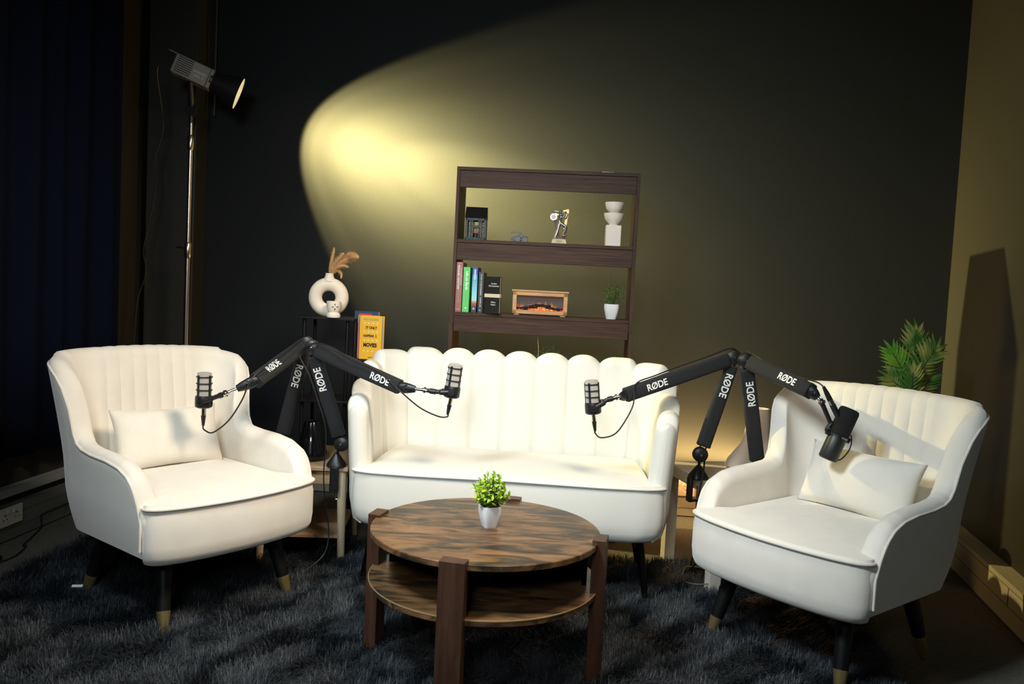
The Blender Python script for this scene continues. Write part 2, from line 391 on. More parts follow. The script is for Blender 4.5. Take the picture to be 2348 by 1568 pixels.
def topfill(mb,ring,c,z0,zc,k=8,f=2.4):
    rings=[]
    for i in range(k+1):
        s=1-i/k*.985; z=z0+(zc-z0)*(1-s**f); rings.append([(c[0]+(p[0]-c[0])*s,c[1]+(p[1]-c[1])*s,z+(p[2]-z0)*s) for p in ring])
    mb.loft(rings[0:],cap=False); 
    n=len(ring); b=len(mb.v)-n; mb.f.append(tuple(range(b,b+n))); mb.mi.append(0)

# ---------------------------------------------------------------- armchair
def armchair(label,loc,rz):
    e=empty('armchair',loc,label,'armchair',rz,'cream wingback armchairs')
    t=.070; HWc=.335; VB=.315; VF=-.275; RAD=.15
    # v here runs +back ; side profile from front (v=-.275) to back
    sideH=[(-.275,.425),(-.262,.475),(-.24,.517),(-.21,.545),(-.16,.565),(-.08,.575),(.02,.578),(.09,.585),(.125,.600),(.148,.635),(.160,.69),(.172,.745),(.185,.79),(.205,.828),(.235,.852),(.28,.866),(.32,.870)]
    cols=[]
    path=upath(HWc,RAD,VF,VB,ns=90,nc=26,nb=110)
    for (p,n) in path:
        v=p[1]; H=interp(sideH,v)
        if v>=.28: H=.870+.018*(1-min(1,abs(p[0])/HWc)**2)
        wing=min(1,max(0,(v-.02)/.2))
        side=abs(n[0]); back=max(0,n[1])
        def out(z,side=side,back=back,wing=wing,v=v):
            low=-.030*max(0,(.42-z)/.17)**1.4
            fl=(.045*wing)*max(0,(z-.50)/.38)**1.3*side
            bk=back*(.075*(z-.30)/.57) if z>.3 else back*(-.02*(.3-z)/.1)
            armout=.012*(1-wing)*max(0,(z-.42)/.15)*side
            return low*side+fl+bk+armout
        x=p[0]; b=.006*back
        if back>.99:
            # vertical pleats across the middle of the back
            q=(x/.052); 
            if abs(x)<.19: b=.006-.005*(abs(math.cos(PI*(q-.5)))**8 if True else 0)
            if abs(x)<.19: b=.007*(1-abs(math.sin(PI*q))**0) + .007*abs(math.sin(PI*q))**.6
        cols.append(dict(p=p,n=n,H=H,out=out,bul=b))
    A=endcols(cols[0],(0,-1),t)[::-1]; B=endcols(cols[-1],(0,-1),t)
    mb,rings,nz,nr=shell(A+cols+B,t,.255,.40)
    mb.build('shell',m_velvet,e)
    # piping follows the outer top edge
    allc=A+cols+B
    mid=[rings[i][nz+nr//3+0] for i in range(len(A),len(A)+len(cols))]
    edge=[rings[i][nz+1] for i in range(len(A),len(A)+len(cols))]
    low=[(edge[0][0],edge[0][1]-.006,z) for z in (.30,.34,.39)]; low2=[(edge[-1][0],edge[-1][1]-.006,z) for z in (.39,.34,.30)]
    MB().tube(low+edge[::2]+low2,.0045,8).build('piping',m_pipe,e)
    # seat
    P=[(-.262,.24),(-.262,-.25),(-.318,-.262),(-.334,-.275),(-.330,-.295),(-.300,-.325),(-.22,-.350),(-.11,-.366),(0,-.372),(.11,-.366),(.22,-.350),(.300,-.325),(.330,-.295),(.334,-.275),(.318,-.262),(.262,-.25),(.262,.24)]
    O=smooth_loop(outline(P,120),2); c=(0,-.05)
    L=[(.060,.245),(.034,.247),(.014,.257),(.004,.278),(.0,.31),(0,.37),(.002,.41),(.006,.430)]
    mb=MB(); rr=layers(O,c,L); mb.loft(rr,cap=True); mb.build('seat_base',m_velvet,e)
    mb=MB(); rr=layers(O,c,[(.006,.430),(.003,.437),(.008,.446)]); mb.loft(rr,cap=False); topfill(mb,rr[-1],c,.446,.468); mb.build('seat_cushion',m_velvet,e)
    pr=layers(O,c,[(-.001,.434)])[0]; i0=[i for i in range(len(pr)) if pr[i][1]<-.255]
    MB().tube([pr[i] for i in i0],.005,8).build('seat_piping',m_pipe,e)
    for sx in (-1,1):
        for (ya,yb) in ((-.20,-.275),(.17,.255)):
            a=Vector((sx*.205,ya,.262)); b=Vector((sx*.243,yb,.0)); k=.30
            m_=a.lerp(b,1-k)
            lg=MB().cyl(a,m_,.030,.0215,20).build('leg',m_blackw,e)
            MB().tube([m_,b+(a-b)*.02,b],[.0222,.0135,.011],20).build('ferrule',m_brass,lg)
    return e
CL=armchair('cream velvet wingback armchair on the left, its outer side in blue-grey shade',(-1.144,2.900,0),math.radians(52.7))
CR=copy_tree(CL); CR.location=(1.098,2.719,0); CR.rotation_euler=(0,0,math.radians(-52.4))
CR['label']='cream velvet wingback armchair on the right, in front of the palm fronds'

def pillow(label,loc,rz,lean,roll):
    W,Hh,T=.42,.23,.11; mb=MB(); N=28; K=18
    def zz(u,v): return T/2*max(0,(1-abs(u)**2.6))**.55*max(0,(1-abs(v)**2.6))**.55
    for sgn in (1,-1):
        ring=[]
        for j in range(K+1):
            v=-1+2*j/K; row=[]
            for i in range(N+1):
                u=-1+2*i/N; pinchx=1-.06*(1-abs(v)**2)*abs(u)**3; pinchy=1-.10*(1-abs(u)**2)*abs(v)**3
                wr=.003*math.sin(u*25+v*9)*abs(u)**3
                row.append((u*W/2*pinchx,-sgn*(zz(u,v)+wr*(1-abs(u)**6)),v*Hh/2*pinchy+Hh/2))
            ring.append(row)
        mb.loft(ring if sgn>0 else [r[::-1] for r in ring],cap=False,closed=False)
    o=mb.build('lumbar_pillow',m_velvet,merge=True)
    o.location=loc; M=Matrix.Rotation(rz,4,'Z')@Matrix.Rotation(lean,4,'X')@Matrix.Rotation(roll,4,'Y'); o.rotation_euler=M.to_euler()
    return tag(o,label,'pillow','oblong lumbar pillows on the armchairs')
def chair_pt(c,u,v,z):
    a=c.rotation_euler.z; return (c.location.x+math.cos(a)*u-math.sin(a)*v,c.location.y+math.sin(a)*u+math.cos(a)*v,z)
pillow('oblong cream pillow leaning against the back of the left armchair',chair_pt(CL,.0,.11,.455),CL.rotation_euler.z,math.radians(-20),math.radians(1))
pillow('oblong cream pillow leaning against the back of the right armchair',chair_pt(CR,.02,.11,.455),CR.rotation_euler.z,math.radians(-20),math.radians(2))

# ---------------------------------------------------------------- sofa
def sofa():
    e=empty('sofa',(.008,3.02,0),'cream two-seat sofa with a scalloped channel-tufted back','sofa',-.058)
    t=.075; HW=.635; VF=.035; VB=.575; RAD=.22
    path=upath(HW,RAD,VF,VB,ns=130,nc=100,nb=300)
    # arclength
    S=[0]
    for (a,_),(b,_) in zip(path,path[1:]): S.append(S[-1]+math.hypot(b[0]-a[0],b[1]-a[1]))
    NL=15; Ltot=S[-1]
    # lobe borders: nine near the back, three on each arm
    sidew=(Ltot-9*.142)/6
    bor=[0,sidew,2*sidew,3*sidew]+[3*sidew+.142*i for i in range(1,10)]+[Ltot-2*sidew,Ltot-sidew,Ltot]
    Hk=[.735,.782,.842,.880,.893,.897,.897,.897,.897,.897,.893,.880,.842,.782,.735]
    cols=[]
    for (p,n),s in zip(path,S):
        k=min(14,max(0,int(np.searchsorted(bor,s,side='right'))-1)); q=(s-bor[k])/(bor[k+1]-bor[k]); q=min(1,max(0,q))
        x=2*q-1; nb=k+(1 if x>0 else -1); hn=Hk[nb] if 0<=nb<15 else Hk[k]-.02
        if hn>Hk[k]+.01: B=Hk[k]-.012; pw=3.0
        elif hn<Hk[k]-.01: B=hn-.012; pw=7.0
        else: B=min(hn,Hk[k])-.027; pw=2.3
        H=Hk[k]-(Hk[k]-B)*abs(x)**pw
        side=abs(n[0]); back=max(0,n[1]); v=p[1]
        narrow=-.028*max(0,1-(v-VF)/.22)**2*side
        def out(z,side=side,back=back,v=v,narrow=narrow):
            return narrow+back*(.085*(z-.25)/.6)+side*(.018*max(0,(z-.4)/.3)-.02*max(0,(.36-z)/.11)**1.5)
        b=.011*(1-abs(x)**7)
        cols.append(dict(p=p,n=n,H=H,out=out,bul=b))
    A=endcols(cols[0],(0,-1),t+.02,8)[::-1]; B=endcols(cols[-1],(0,-1),t+.02,8)
    mb,rings,nz,nr=shell(A+cols+B,t,.255,.42,nz=18,nr=10)
    mb.build('shell',m_leath,e)
    a_=.598
    P=[(-.52,.50),(-.54,.30),(-.545,.10),(-a_+.01,.045),(-a_,.03),(-a_,.01),(-.585,-.015),(-.52,-.036),(-.35,-.044),(-.15,-.036),(0,-.030),(.15,-.036),(.35,-.044),(.52,-.036),(.585,-.015),(a_,.01),(a_,.03),(a_-.01,.045),(.545,.10),(.54,.30),(.52,.50)]
    O=smooth_loop(outline(P,260),3); c=(0,.25)
    L=[(.07,.248),(.045,.251),(.022,.264),(.008,.288),(.001,.32),(0,.36),(.002,.42),(.006,.455)]
    mb=MB(); mb.loft(layers(O,c,L)); mb.build('seat_base',m_leath,e)
    rr=layers(O,c,[(.006,.455),(.003,.462),(.010,.470)])
    mb=MB(); mb.loft(rr,cap=False); topfill(mb,rr[-1],c,.470,.482,k=10,f=6); mb.build('seat_cushion',m_leath,e)
    pr=layers(O,c,[(-.001,.459)])[0]; MB().tube([q for q in pr if q[1]<.055],.0042,8).build('seat_piping',m_pipe,e)
    for x,y,tx,ty in ((-.55,.035,-.51,.075),(.55,.035,.51,.075),(-.545,.46,-.50,.42),(.56,.46,.51,.42)):
        MB().tube([(tx,ty,.262),(x,y,.0)],[.020,.010],18).build('leg',m_dmetal,e)
    return e
sofa()

# ---------------------------------------------------------------- coffee table
def coffee_table():
    C=Vector((-.051,2.443,0)); e=empty('coffee_table',C,'round rustic brown coffee table with a lower shelf','table',math.radians(-3))
    R=.35
    def disc(name,z,th,m):
        mb=MB(); mb.lathe([(R-.002,z-th),(R,z-th+.002),(R,z-.002),(R-.002,z)],n=120); o=mb.build(name,m,e); return o
    disc('tabletop',.4416,.018,m_rustic); disc('shelf',.292,.018,m_rustic)
    for z in (.2905,):
        MB().lathe([(R-.001,z-.0005),(R+.0012,z-.0005),(R+.0012,z+.0022),(R-.001,z+.0022),(R-.001,z-.0005)],n=120,cap=False).build('edge_band',m_edge,e)
    for ang in (-99,-10,81,170):
        a=math.radians(ang); M=Matrix.Rotation(a,3,'Z'); c=M@Vector((R+.002,0,.2255))
        MB().box(c,(.040,.072,.451),M).build('leg',m_rusticV,e,bevel=.0015)
    # curved back panel between shelf and top
    mb=MB(); ro=[]
    for rr_,z in ((.315,.292),(.315,.4236),(.300,.4236),(.300,.292)):
        ro.append([(rr_*math.cos(a),rr_*math.sin(a),z) for a in np.linspace(math.radians(-6),math.radians(168),60)])
    n=60; mb.loft(ro+[ro[0]],cap=False,closed=False); mb.build('back_panel',m_rusticV,e)
coffee_table()

# ---------------------------------------------------------------- plants
def leaf(mb,base,d,up,L,W,bend=.3,fold=.25,n=4):
    base=Vector(base); d=Vector(d).normalized(); up=Vector(up); up=(up-d*up.dot(d)); up=up.normalized() if up.length>1e-4 else d.orthogonal().normalized(); s=d.cross(up)
    P=[]
    for i in range(n+1):
        t=i/n; w=W/2*math.sin(PI*min(1,.08+.92*t)**.8) if i<n else 0; c=base+d*(L*t)-up*(bend*L*t*t)
        P.append((c-s*w+up*fold*w,c,c+s*w+up*fold*w))
    vs=[q for r in P for q in r]; fs=[]
    for i in range(n):
        a=3*i; fs+=[(a,a+1,a+4,a+3),(a+1,a+2,a+5,a+4)]
    mb.add(vs,fs)
def pot_square(e,w0,w1,h,m):
    rings=[]
    for s,z in ((w0*.95,0),(w0,.003),(w0+(w1-w0)*.55,h*.35),(w1*1.02,h*.75),(w1,h),(w1-.008,h),(w1-.01,h*.8)):
        ring=[]
        for k in range(32):
            a=2*PI*k/32+PI/4; cc,ss=math.cos(a),math.sin(a); q=(abs(cc)**5+abs(ss)**5)**(-1/5); ring.append((cc*q*s/2,ss*q*s/2,z))
        rings.append(ring)
    MB().loft(rings).build('pot',m,e); 
def leafmat(name,c,c2):
    if name in MATS: return MATS[name]
    m=mat(name,c,.45,spec=.4); nt=m.node_tree; b=nt.nodes['Principled BSDF']; b.inputs['Subsurface Weight'].default_value=0
    tc=nt.nodes.new('ShaderNodeTexCoord'); n=nt.nodes.new('ShaderNodeTexNoise'); n.inputs['Scale'].default_value=14 if 'palm' in name else 60
    rp=nt.nodes.new('ShaderNodeValToRGB'); rp.color_ramp.elements[0].position=.38; rp.color_ramp.elements[1].position=.62; rp.color_ramp.elements[0].color=(*c,1); rp.color_ramp.elements[1].color=(*c2,1)
    nt.links.new(tc.outputs['Object'],n.inputs[0]); nt.links.new(n.outputs[0],rp.inputs[0]); nt.links.new(rp.outputs[0],b.inputs['Base Color']); return m
def bush(name,loc,rz,label,pot,stems,leafL,leafW,per,m,seed,up=.6):
    e=empty(name,loc,label,'plant',rz); pot_square(e,*pot,m_pot)
    h=pot[2]; rnd=random.Random(seed); st=MB(); lf=MB()
    MB().box((0,0,h*.86),(pot[1]*.86,pot[1]*.86,.004)).build('moss',mat('moss',(.02,.05,.01),.9),e,smooth=False)
    for (dx,dy,dz) in stems:
        a=Vector((dx*.12,dy*.12,h*.86)); b=Vector((dx,dy,h+dz)); mid=a.lerp(b,.5)+Vector((dx*.15,dy*.15,dz*.05)); pa=bez([a,mid,b],6)
        st.tube(pa,.0011,5)
        for i in range(per):
            t=.25+.75*(i+rnd.random())/per; q=pa[min(len(pa)-1,int(t*(len(pa)-1)))]
            ang=i*2.4+rnd.random(); d=Vector((math.cos(ang),math.sin(ang),up+rnd.uniform(-.3,.6)))
            leaf(lf,q,d,(0,0,1),leafL*rnd.uniform(.75,1.15),leafW*rnd.uniform(.8,1.15),bend=.35)
        for k in range(3): leaf(lf,pa[-1],Vector((rnd.uniform(-.5,.5),rnd.uniform(-.5,.5),1)),(1,0,.2),leafL*.9,leafW*.9)
    st.build('stems',mat('stem_green',(.05,.10,.02),.6),e); lf.build('foliage',m,e)
    return e
rnd=random.Random(3)
def domestems(n,R,H,seed,base=.3):
    rnd=random.Random(seed); out=[]
    for i in range(n):
        f=math.sqrt((i+.5)/n); a=i*2.4; out.append((R*f*math.cos(a),R*f*math.sin(a),H*(1-.62*f*f)*rnd.uniform(.85,1.08)*1))
    return out
bush('potted_plant',(-.042,2.452,.4416),math.radians(24),'small lime green leafy plant in a square white pot on the coffee table',(.042,.062,.066),domestems(30,.058,.090,5),.0185,.0155,10,leafmat('lime_leaf',(.20,.44,.03),(.58,.72,.06)),11,.15)
# shelf frame helpers
SW=Vector((1,-.065,0)).normalized(); SN=Vector((.065,1,0)).normalized(); SO=Vector((.13,3.84,0)); SA=math.atan2(-.065,1)
def SP(u,v,z): q=SO+SW*u+SN*v; return (q.x,q.y,z)
bush('potted_plant',SP(.335,.09,1.0585),SA,'dark green bushy plant in a white pot on the right of the bookshelf',(.048,.070,.072),
     [(-.008,.0,.118),(.03,.01,.10),(.05,-.01,.08),(-.03,.01,.07),(-.045,0,.045),(.015,-.02,.085),(-.015,.02,.09),(.035,.02,.06),(.0,-.03,.06),(.06,.0,.05),(-.02,-.02,.05),(.02,.03,.07)],.016,.0085,18,leafmat('dark_leaf',(.06,.26,.05),(.30,.48,.07)),12,.4)

# ---------------------------------------------------------------- bookshelf
def bookshelf():
    e=empty('bookshelf',SO,'tall dark walnut bookshelf with open back behind the sofa','bookshelf',SA)
    D=.25
    for s in (-1,1):
        box('side_panel',(s*.423,D/2,1.371),(.016,D,.742),m_walnutV,e,.001)
        box('side_panel',(s*.427,D/2,.50),(.018,D-.004,1.0),m_walnutV,e,.001)
    box('top_board',(0,D/2,1.736),(.862,D+.002,.016),m_walnut,e,.001)
    for z in (1.3965,1.0505,.58,.12):
        box('shelf_board',(0,D/2,z),(.830,D-.002,.016),m_walnut,e,.001)
    for z0,z1 in ((1.648,1.727),(1.306,1.387),(.966,1.041),(.50,.571)):
        box('fascia',(0,.012,(z0+z1)/2),(.829,.014,z1-z0),m_walnut,e,.001)
    return e
bookshelf()
box_s=MB().box((0,0,0),(.055,.02,.004)); o=box_s.build('remote_control',mat('pale_plastic',(.6,.6,.6),.4),bevel=.001); o.location=SP(.28,.03,1.7465); o.rotation_euler=(0,0,SA)
tag(o,'small pale flat object lying on top of the bookshelf','remote')
def lb(u0,u1,v0,v1,z0,z1): return ((u0+u1)/2,(v0+v1)/2,(z0+z1)/2),(abs(u1-u0),abs(v1-v0),abs(z1-z0))
def book(label,u0,u1,v0,dep,z0,h,cover,lines,spine=None,group='books on the middle shelf',cov2=None,o=None,rz=0,page=True):
    w=u1-u0; e=empty('book',(*(o[:2] if o else SP(u0,v0,z0)[:2]),z0),label,'book',(rz if o else SA),group)
    mc=mat('cover_'+label[:22],cover,.42)
    mb=MB(); mb.box(*lb(0,.0018,0,dep,0,h)); mb.box(*lb(w-.0018,w,0,dep,0,h)); mb.box(*lb(0,w,-.0015,.0015,0,h)); mb.build('cover',mc,e,smooth=False)
    MB().box(*lb(.0019,w-.0019,.0017,dep-.004,.003,h-.003)).build('page_block',mat('paper',(.72,.66,.52),.8),e,smooth=False)
    for (s,zc,size,xo,col,bo) in lines:
        text(s,size,mat('ink_'+col,{'w':(.85,.85,.82),'g':(.35,.6,.2),'p':(.55,.38,.34),'k':(.01,.01,.01),'t':(.20,.36,.30),'l':(.45,.65,.75)}[col],.6),e,(w*xo,-.0021,h*zc),(0,0,-1),(1,0,0),'spine_lettering',ext=.0002,bold=bo)
    return e,w
zb=1.0587
b1,_=book('brick pink hardback book standing leftmost on the bookshelf',-.413,-.383,.015,.15,zb,.236,(.33,.12,.105),[('FRANNIE LANGTON',.70,.0125,.36,'w',.0003),('THE CONFESSIONS OF',.72,.0085,.75,'w',0),('SARA COLLINS',.33,.010,.5,'p',0)])
box('emblem',(.015,-.0022,.232),(.014,.0006,.0015),m_white,b1,0); box('emblem',(.015,-.0022,.012),(.012,.0006,.004),mat('ink_p',(0,0,0)),b1,0)
b2,_=book('bright green book standing second on the bookshelf',-.378,-.347,.010,.15,zb,.214,(.09,.60,.13),[('Life on Earth',.70,.017,.55,'w',.0006),('David Attenborough',.33,.0095,.32,'g',0)])
MB().lathe([(.004,0),(.004,.0006)],n=16,M=frame((0,-1,0)),c=(.016,-.0021,.02)).build('emblem',m_white,b2)
m=mat('cover_blue_sky',(.1,.4,.6),.4); nt=m.node_tree; tc=nt.nodes.new('ShaderNodeTexCoord'); sp=nt.nodes.new('ShaderNodeSeparateXYZ'); rp=nt.nodes.new('ShaderNodeValToRGB'); mr=nt.nodes.new('ShaderNodeMath'); mr.operation='DIVIDE'; mr.inputs[1].default_value=.215
e_=rp.color_ramp.elements; e_[0].position=0; e_[0].color=(.03,.03,.04,1); e_[1].position=1; e_[1].color=(.03,.06,.42,1)
for p_,c_ in ((.12,(.06,.03,.03)),(.2,(.45,.08,.02)),(.24,(.5,.3,.15)),(.27,(.35,.72,.72)),(.5,(.22,.6,.75)),(.8,(.07,.35,.62)),(.86,(.03,.1,.5))): q=e_.new(p_); q.color=(*c_,1)
nt.links.new(tc.outputs['Object'],sp.inputs[0]); nt.links.new(sp.outputs[2],mr.inputs[0]); nt.links.new(mr.outputs[0],rp.inputs[0]); nt.links.new(rp.outputs[0],nt.nodes['Principled BSDF'].inputs['Base Color'])
b3,_=book('blue sky paperback book with an orange foot standing third on the shelf',-.335,-.311,.012,.15,zb,.216,(.02,.05,.09),[('AMAZON',.84,.011,.5,'w',.0006),('SIMON REEVE',.58,.008,.5,'l',0)])
for ch in b3.children:
    if ch.name.startswith('cover'): ch.data.materials[0]=m
MB().lathe([(.006,0),(.006,.0007)],n=20,M=frame((0,-1,0)),c=(.012,-.0021,.018)).build('emblem',mat('badge_blue',(.1,.45,.75),.5),b3)
b4,_=book('charcoal paperback book with small white capitals on its spine',-.304,-.281,.012,.145,zb,.193,(.030,.036,.038),[('TO KILL A MOCKINGBIRD   HARPER LEE',.55,.0088,.5,'w',0)])
MB().lathe([(.004,0),(.0005,.0006)],n=3,M=frame((0,-1,0)),c=(.011,-.0021,.012)).build('emblem',m_white,b4)
# front-facing turned black book
e5=empty('book',SP(-.270,-.004,zb),'black slipcase book with a cream band turned to show its cover','book',SA+math.radians(-22),'books on the middle shelf')
mb=MB(); mb.box(*lb(0,.078,0,.0018,0,.174)); mb.box(*lb(0,.078,.014,.016,0,.174)); mb.box(*lb(-.0015,.0005,0,.016,0,.174)); mb.build('cover',mat('cover_black',(.012,.011,.009),.45),e5,smooth=False)
MB().box(*lb(.001,.075,.002,.0138,.003,.171)).build('page_block',mat('paper',(0,0,0)),e5,smooth=False)
MB().box(*lb(-.0022,.0785,-.0008,.0165,.076,.093)).build('cover_band',mat('cream_band',(.72,.62,.44),.6),e5,smooth=False)
for s,z,sz in (('Fyodor',.141,.0105),('Dostoyevsky',.130,.0105),('White',.053,.010),('Nights',.042,.010)): text(s,sz,m_white,e5,(.046,-.0006,z),(1,0,0),(0,0,1),'cover_lettering',ext=.0002)
text('Dostoyevsky',.0075,m_white,e5,(-.0022,.008,.13),(0,0,-1),(0,-1,0),'spine_lettering',ext=.0002)
# fireplace lantern
def firebox():
    e=empty('electric_fireplace',SP(-.008,.03,1.0585),'miniature pine-framed electric fireplace glowing orange on the bookshelf','fireplace',SA+math.radians(1))
    W,H,D=.262,.112,.085; z0=.006
    mb=MB(); mb.box(*lb(-W/2,-W/2+.019,0,D,z0,H)); mb.box(*lb(W/2-.019,W/2,0,D,z0,H)); mb.box(*lb(-W/2,W/2,0,D,z0,z0+.018)); mb.box(*lb(-W/2,W/2,0,D,H-.018,H)); mb.build('frame',m_pine,e,bevel=.001)
    MB().box(*lb(-W/2-.005,W/2+.005,-.005,D+.003,H,H+.008)).build('top_board',m_pine,e,bevel=.002)
    [MB().box(*lb(x-.012,x+.012,y0,y0+.02,0,z0)).build('foot',m_pine,e) for x in (-.11,.11) for y0 in (.005,.06)]
    # glowing back screen
    m=bpy.data.materials.new('flame_screen'); m.use_nodes=True; nt=m.node_tree; b=nt.nodes['Principled BSDF']; b.inputs['Base Color'].default_value=(.02,.012,.01,1)
    tc=nt.nodes.new('ShaderNodeTexCoord'); sp=nt.nodes.new('ShaderNodeSeparateXYZ'); nt.links.new(tc.outputs['Object'],sp.inputs[0])
    n=nt.nodes.new('ShaderNodeTexNoise'); n.inputs['Scale'].default_value=55; n.inputs['Detail'].default_value=3; mp=nt.nodes.new('ShaderNodeMapping'); mp.inputs['Scale'].default_value=(1.2,1,.5); nt.links.new(tc.outputs['Object'],mp.inputs[0]); nt.links.new(mp.outputs[0],n.inputs[0])
    def math_(op,a,b_=None):
        k=nt.nodes.new('ShaderNodeMath'); k.operation=op; k.use_clamp=False
        for i,x in enumerate((a,b_)):
            if x is None: continue
            if isinstance(x,(int,float)): k.inputs[i].default_value=x
            else: nt.links.new(x,k.inputs[i])
        return k.outputs[0]
    zz=math_('DIVIDE',math_('SUBTRACT',sp.outputs[2],.03),.06); xx=math_('ABSOLUTE',math_('DIVIDE',sp.outputs[0],.11))
    f=math_('SUBTRACT',math_('SUBTRACT',math_('ADD',.55,math_('MULTIPLY',math_('SUBTRACT',n.outputs[0],.5),1.9)),zz),math_('MULTIPLY',math_('POWER',xx,2.0),.45))
    rp=nt.nodes.new('ShaderNodeValToRGB'); e_=rp.color_ramp.elements; e_[0].position=0; e_[0].color=(.05,.028,.02,1); e_[1].position=.75; e_[1].color=(1,.42,.08,1); q=e_.new(.3); q.color=(.38,.10,.02,1); nt.links.new(f,rp.inputs[0])
    nt.links.new(rp.outputs[0],b.inputs['Emission Color']); b.inputs['Emission Strength'].default_value=1.3
    MB().box(*lb(-W/2+.017,W/2-.017,.05,.053,z0+.016,H-.016)).build('flame_screen',m,e,smooth=False)
    mb=MB(); em=MB(); rn=random.Random(4)
    for i in range(13):
        x=-.10+.2*i/12; zc=.030+.016*math.exp(-(x/.045)**2)+rn.uniform(-.002,.004); a=rn.uniform(-.3,.3); l=rn.uniform(.02,.05)
        mb.tube([(x-l*math.cos(a)/1.2,.035,zc-l*math.sin(a)*.5),(x,.03,zc+.002),(x+l*math.cos(a)/1.2 if x<.08 else x+.01,.038,zc+l*math.sin(a)*.5)],[.0035,.0045,.0035],6)
    mb.build('log',mat('charred_log',(.008,.007,.007),.8),e)
    for i in range(34):
        x=rn.gauss(0,.045); x=max(-.1,min(.1,x)); em.tube([(x,.026,.024),(x+rn.uniform(-.012,.012),.024,.028+rn.uniform(0,.006))],.0012,5)
    tag(em.build('ember',mat('ember',(.3,.03,.02),.8,emit=(1,.07,.03),es=.9),e),kind='stuff')
firebox()
# upper shelf items
ZS=1.4048
def lantern():
    e=empty('candle_lantern',SP(-.334,.06,ZS),'black metal house-shaped candle lantern with filigree walls on the bookshelf','lantern',SA+math.radians(3))
    W,D,H=.100,.085,.105
    def panel(fn,wd):
        mb=MB(); t=.0012
        def bar(x0,x1,z0,z1): 
            mb.box(*[Vector(q) for q in (fn((x0+x1)/2,(z0+z1)/2),)],(0,0,0)) if False else None
            c=fn((x0+x1)/2,(z0+z1)/2); dx=fn(x1,0); d0=fn(x0,0); dd=Vector(dx)-Vector(d0); sx=max(abs(dd.x),t); sy=max(abs(dd.y),t); mb.box(c,(sx,sy,z1-z0))
        h=wd/2
        bar(-h,h,0,.010); bar(-h,h,H-.014,H); bar(-h,-h+.012,0,H); bar(h-.012,h,0,H)
        for x in (-.026,-.014,.014,.026):
            if abs(x)<h-.012: bar(x-.0022,x+.0022,0,H)
        for i in range(9):
            z=.016+i*.009
            for s in (-1,1):
                for xx in (.031,.020):
                    if xx<h-.008: 
                        bar(s*xx-.004,s*xx+.004,z,z+.0028) if (i+int(xx*1000))%3 else bar(s*xx-.002,s*xx+.003,z,z+.006)
        bar(-.014,.014,.058,.068); bar(-.0012,.0012,.01,.055); bar(-.014,.014,.03,.032)
        return mb
    panel(lambda x,z:(x,-D/2,z),W).build('filigree_panel',m_bl2,e,smooth=False); panel(lambda x,z:(x,D/2,z),W).build('filigree_panel',m_bl2,e,smooth=False)
    panel(lambda x,z:(-W/2,x,z),D).build('filigree_panel',m_bl2,e,smooth=False); panel(lambda x,z:(W/2,x,z),D).build('filigree_panel',m_bl2,e,smooth=False)
    mb=MB(); hw=W/2+.002; hd=D/2+.006
    mb.add([(-hw,-hd,H-.002),(hw,-hd,H-.002),(hw,hd,H-.002),(-hw,hd,H-.002),(-hw,0,.158),(hw,0,.158)],[(0,1,5,4),(2,3,4,5),(0,4,3),(1,2,5),(3,2,1,0)])
    mb.build('roof',mat('black_roof',(.004,.004,.004),.5),e,smooth=False)
    MB().box((0,0,.002),(W,D,.004)).build('base_plate',m_bl2,e,smooth=False)
    MB().cyl((0,0,.004),(0,0,.034),.018,None,20).build('candle',mat('dark_wax',(.02,.01,.01),.5),e)
    MB().cyl((0,0,.034),(0,0,.040),.019,.0185,20).build('candle_rim',mat('orange_rim',(.75,.12,.03),.4),e)
m_bl2=mat('black_metal',(.012,.016,.018),.45,.2)
lantern()
def buggy():
    e=empty('toy_vehicle',SP(-.124,.07,ZS),'small grey toy buggy with a roof-mounted gun on the bookshelf','toy',SA)
    g=mat('grey_plastic',(.11,.13,.14),.5,var=.3,vscale=80)
    mb=MB(); mb.box((.0,0,.014),(.075,.022,.010)); mb.box((-.030,0,.018),(.022,.020,.012),Matrix.Rotation(-.4,3,'Y')); mb.box((.012,0,.026),(.020,.018,.014),Matrix.Rotation(.2,3,'Y')); mb.box((.030,0,.022),(.016,.020,.008)); mb.build('body',g,e,bevel=.0015)
    for x in (-.006,.028):
        for s in (-1,1): 
            w_=MB(); w_.tube([(x,s*.014,.0125),(x,s*.021,.0125)],.0125,20); w_.tube([(x,s*.021,.0125),(x,s*.0225,.0125)],.006,14); w_.build('wheel',g,e)
    for s in (-1,1): MB().tube([(-.030,s*.012,.009),(-.030,s*.018,.009)],.009,16).build('wheel',m_black,e)
    mb=MB(); mb.tube([(.008,0,.024),(-.002,0,.040)],.002,6); mb.box((-.008,0,.0475),(.030,.012,.005),Matrix.Rotation(.1,3,'Y')); mb.tube([(-.02,0,.048),(-.045,0,.046)],.0015,6); mb.box((.004,0,.044),(.01,.01,.004)); mb.build('gun_mount',g,e)
    for x in (-.006,.028): MB().tube([(x+.0155*math.cos(a),-.016,.0125+.0155*math.sin(a)) for a in np.linspace(.3,2.6,10)],.0016,5).build('mudguard',g,e)
buggy()
